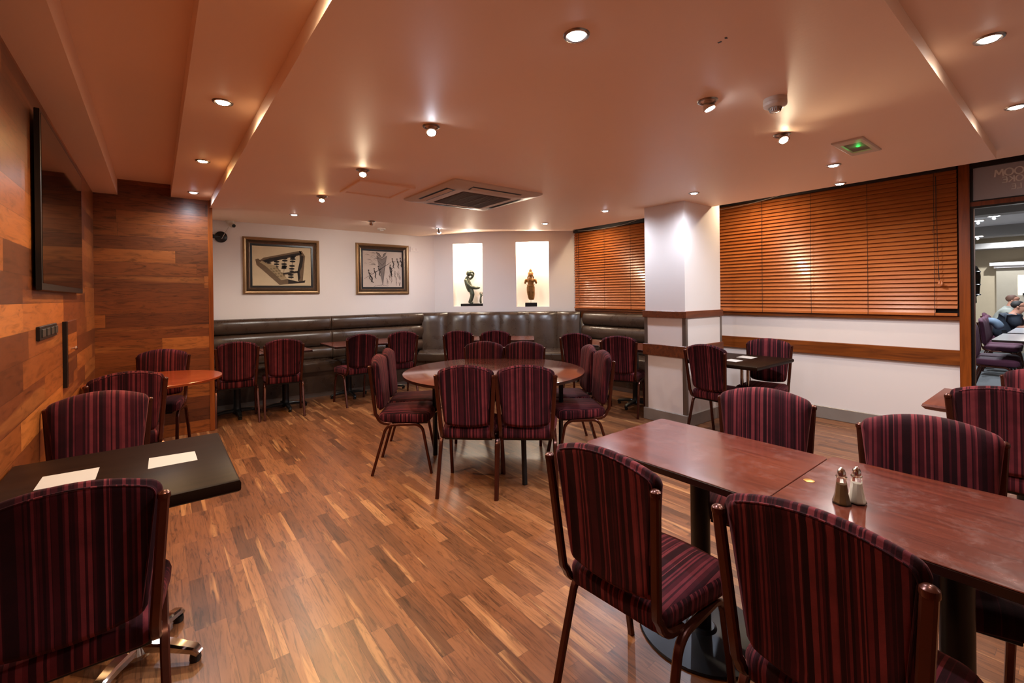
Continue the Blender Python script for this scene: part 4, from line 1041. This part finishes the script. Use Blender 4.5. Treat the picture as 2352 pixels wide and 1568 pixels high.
# wall lantern behind the partition post
la = thing('wall_lantern', 'black rounded lantern with bands behind the partition post', 'lantern', (6.5, .72, 1.25))
m = MB(); m.lathe([(.01, .0), (.03, .02), (.028, .08), (.05, .10), (.056, .2), (.060, .28), (.054, .34), (.035, .385), (.01, .40)], n=20); m.build('body', plain('smoked_glass', '#16120f', .15, .3), la)
for z in (.10, .2, .33): MB().lathe([(.058, z-.006), (.062, z), (.058, z+.006)], n=20).build('band', MT['black'], la)
MB().tube([(.0, .0, .40), (.0, .0, .42), (-.0, .03, .44)], .012, n=8).build('hook', MT['black'], la)
# people
SKN = plain('skin', '#b07c64', .55, 0, .08)
def person(x, y, ztop, label, shirt, hair, short=True):
    t = thing('person', label, 'person', (x, y, 0), 0)   # faces -y (to the right in view)
    k = ztop-1.33
    N = [(0, 0, .50, .14), (0, -.03, .68, .12), (0, -.09, .86, .13), (0, -.15, 1.0+k, .10), (0, -.17, 1.09+k, .060), (0, -.20, 1.15+k, .095), (0, -.21, 1.21+k, .115), (0, -.20, 1.285+k, .085), (-.0, -.285, 1.17+k, .04),
         (.10, -.10, .48, .09), (.12, -.45, .48, .07), (.12, -.47, .10, .05), (.12, -.58, .05, .035), (-.10, -.10, .48, .09), (-.12, -.45, .48, .07), (-.12, -.47, .10, .05), (-.12, -.58, .05, .035),
         (.17, -.15, .97+k, .055), (.22, -.22, .80+k, .048), (.16, -.46, .80, .035), (.12, -.52, .80, .03),
         (-.17, -.15, .97+k, .055), (-.22, -.22, .80+k, .048), (-.16, -.46, .80, .035), (-.12, -.52, .80, .03)]
    E = [(0, 1), (1, 2), (2, 3), (3, 4), (4, 5), (5, 6), (6, 7), (5, 8), (0, 9), (9, 10), (10, 11), (11, 12), (0, 13), (13, 14), (14, 15), (15, 16), (3, 17), (17, 18), (18, 19), (19, 20), (3, 21), (21, 22), (22, 23), (23, 24)]
    skin('body', N, E, SKN, t, 2)
    S_ = [(0, .0, .44, .17), (0, -.02, .66, .19), (0, -.08, .84, .21), (0, -.14, .99+k, .19), (0, -.165, 1.085+k, .10), (.19, -.14, .98+k, .105), (.225, -.21, .82+k, .090), (-.19, -.14, .98+k, .105), (-.225, -.21, .82+k, .090)]
    skin('shirt', S_, [(0, 1), (1, 2), (2, 3), (3, 4), (3, 5), (5, 6), (3, 7), (7, 8)], shirt, t, 2)
    skin('trousers', [(0, 0, .47, .165), (.10, -.10, .48, .105), (.12, -.45, .48, .085), (.12, -.47, .12, .065), (-.10, -.10, .48, .105), (-.12, -.45, .48, .085), (-.12, -.47, .12, .065)], [(0, 1), (1, 2), (2, 3), (0, 4), (4, 5), (5, 6)], plain('dark_trousers', '#15171c', .8), t, 2)
    blob('hair', hair, t, (0, -.180, 1.235+k), (.088, .092, .075))
    for s_ in (-1, 1): MB().lathe([(.001, .02), (.014, .014), (.018, 0), (.010, -.018), (.001, -.02)], (s_*.088, -.19, 1.19+k), 10).build('ear', SKN, t)
    return t
person(12.5, .98, 1.21, 'person in a navy short sleeved shirt leaning over a white table beyond the glass', plain('navy_shirt', '#1d2734', .8), plain('dark_hair', '#15100d', .7))
person(13.5, 1.12, 1.31, 'person in a pale grey shirt with cropped hair sitting behind the navy shirt', plain('grey_shirt', '#9a9c92', .8), plain('brown_hair', '#5a3a2a', .7))
cs = thing('coat', 'pale blue coat draped over a chair back beyond the glass', 'coat', (12.0, 1.17, 0))
skin('cloth', [(0, 0, .92, .10), (0, .10, .84, .07), (0, -.12, .84, .10), (.02, -.2, .68, .07), (0, -.02, .74, .09)], [(0, 1), (0, 2), (2, 3), (0, 4)], plain('denim_blue', '#7c90a6', .8, 0, .25), cs, 2)
for (x, y, lb) in ((12.0, 1.17, 'purple chair beyond the glass carrying the pale blue coat'), (12.5, .98+.22, 'purple chair beyond the glass under the person in navy'), (13.5, 1.12+.22, 'purple chair beyond the glass under the person in grey')):
    far_chair(x, y, -90, lb)
rect_table('white topped table beyond the glass in front of the seated people', 12.0, 13.9, -.05, .60, .755, bpy.data.materials['white_laminate'], lambda t, h: star_base(t, 0, 0, MT['black_metal'], h=h-.012), .03, group='white tables beyond the glass')
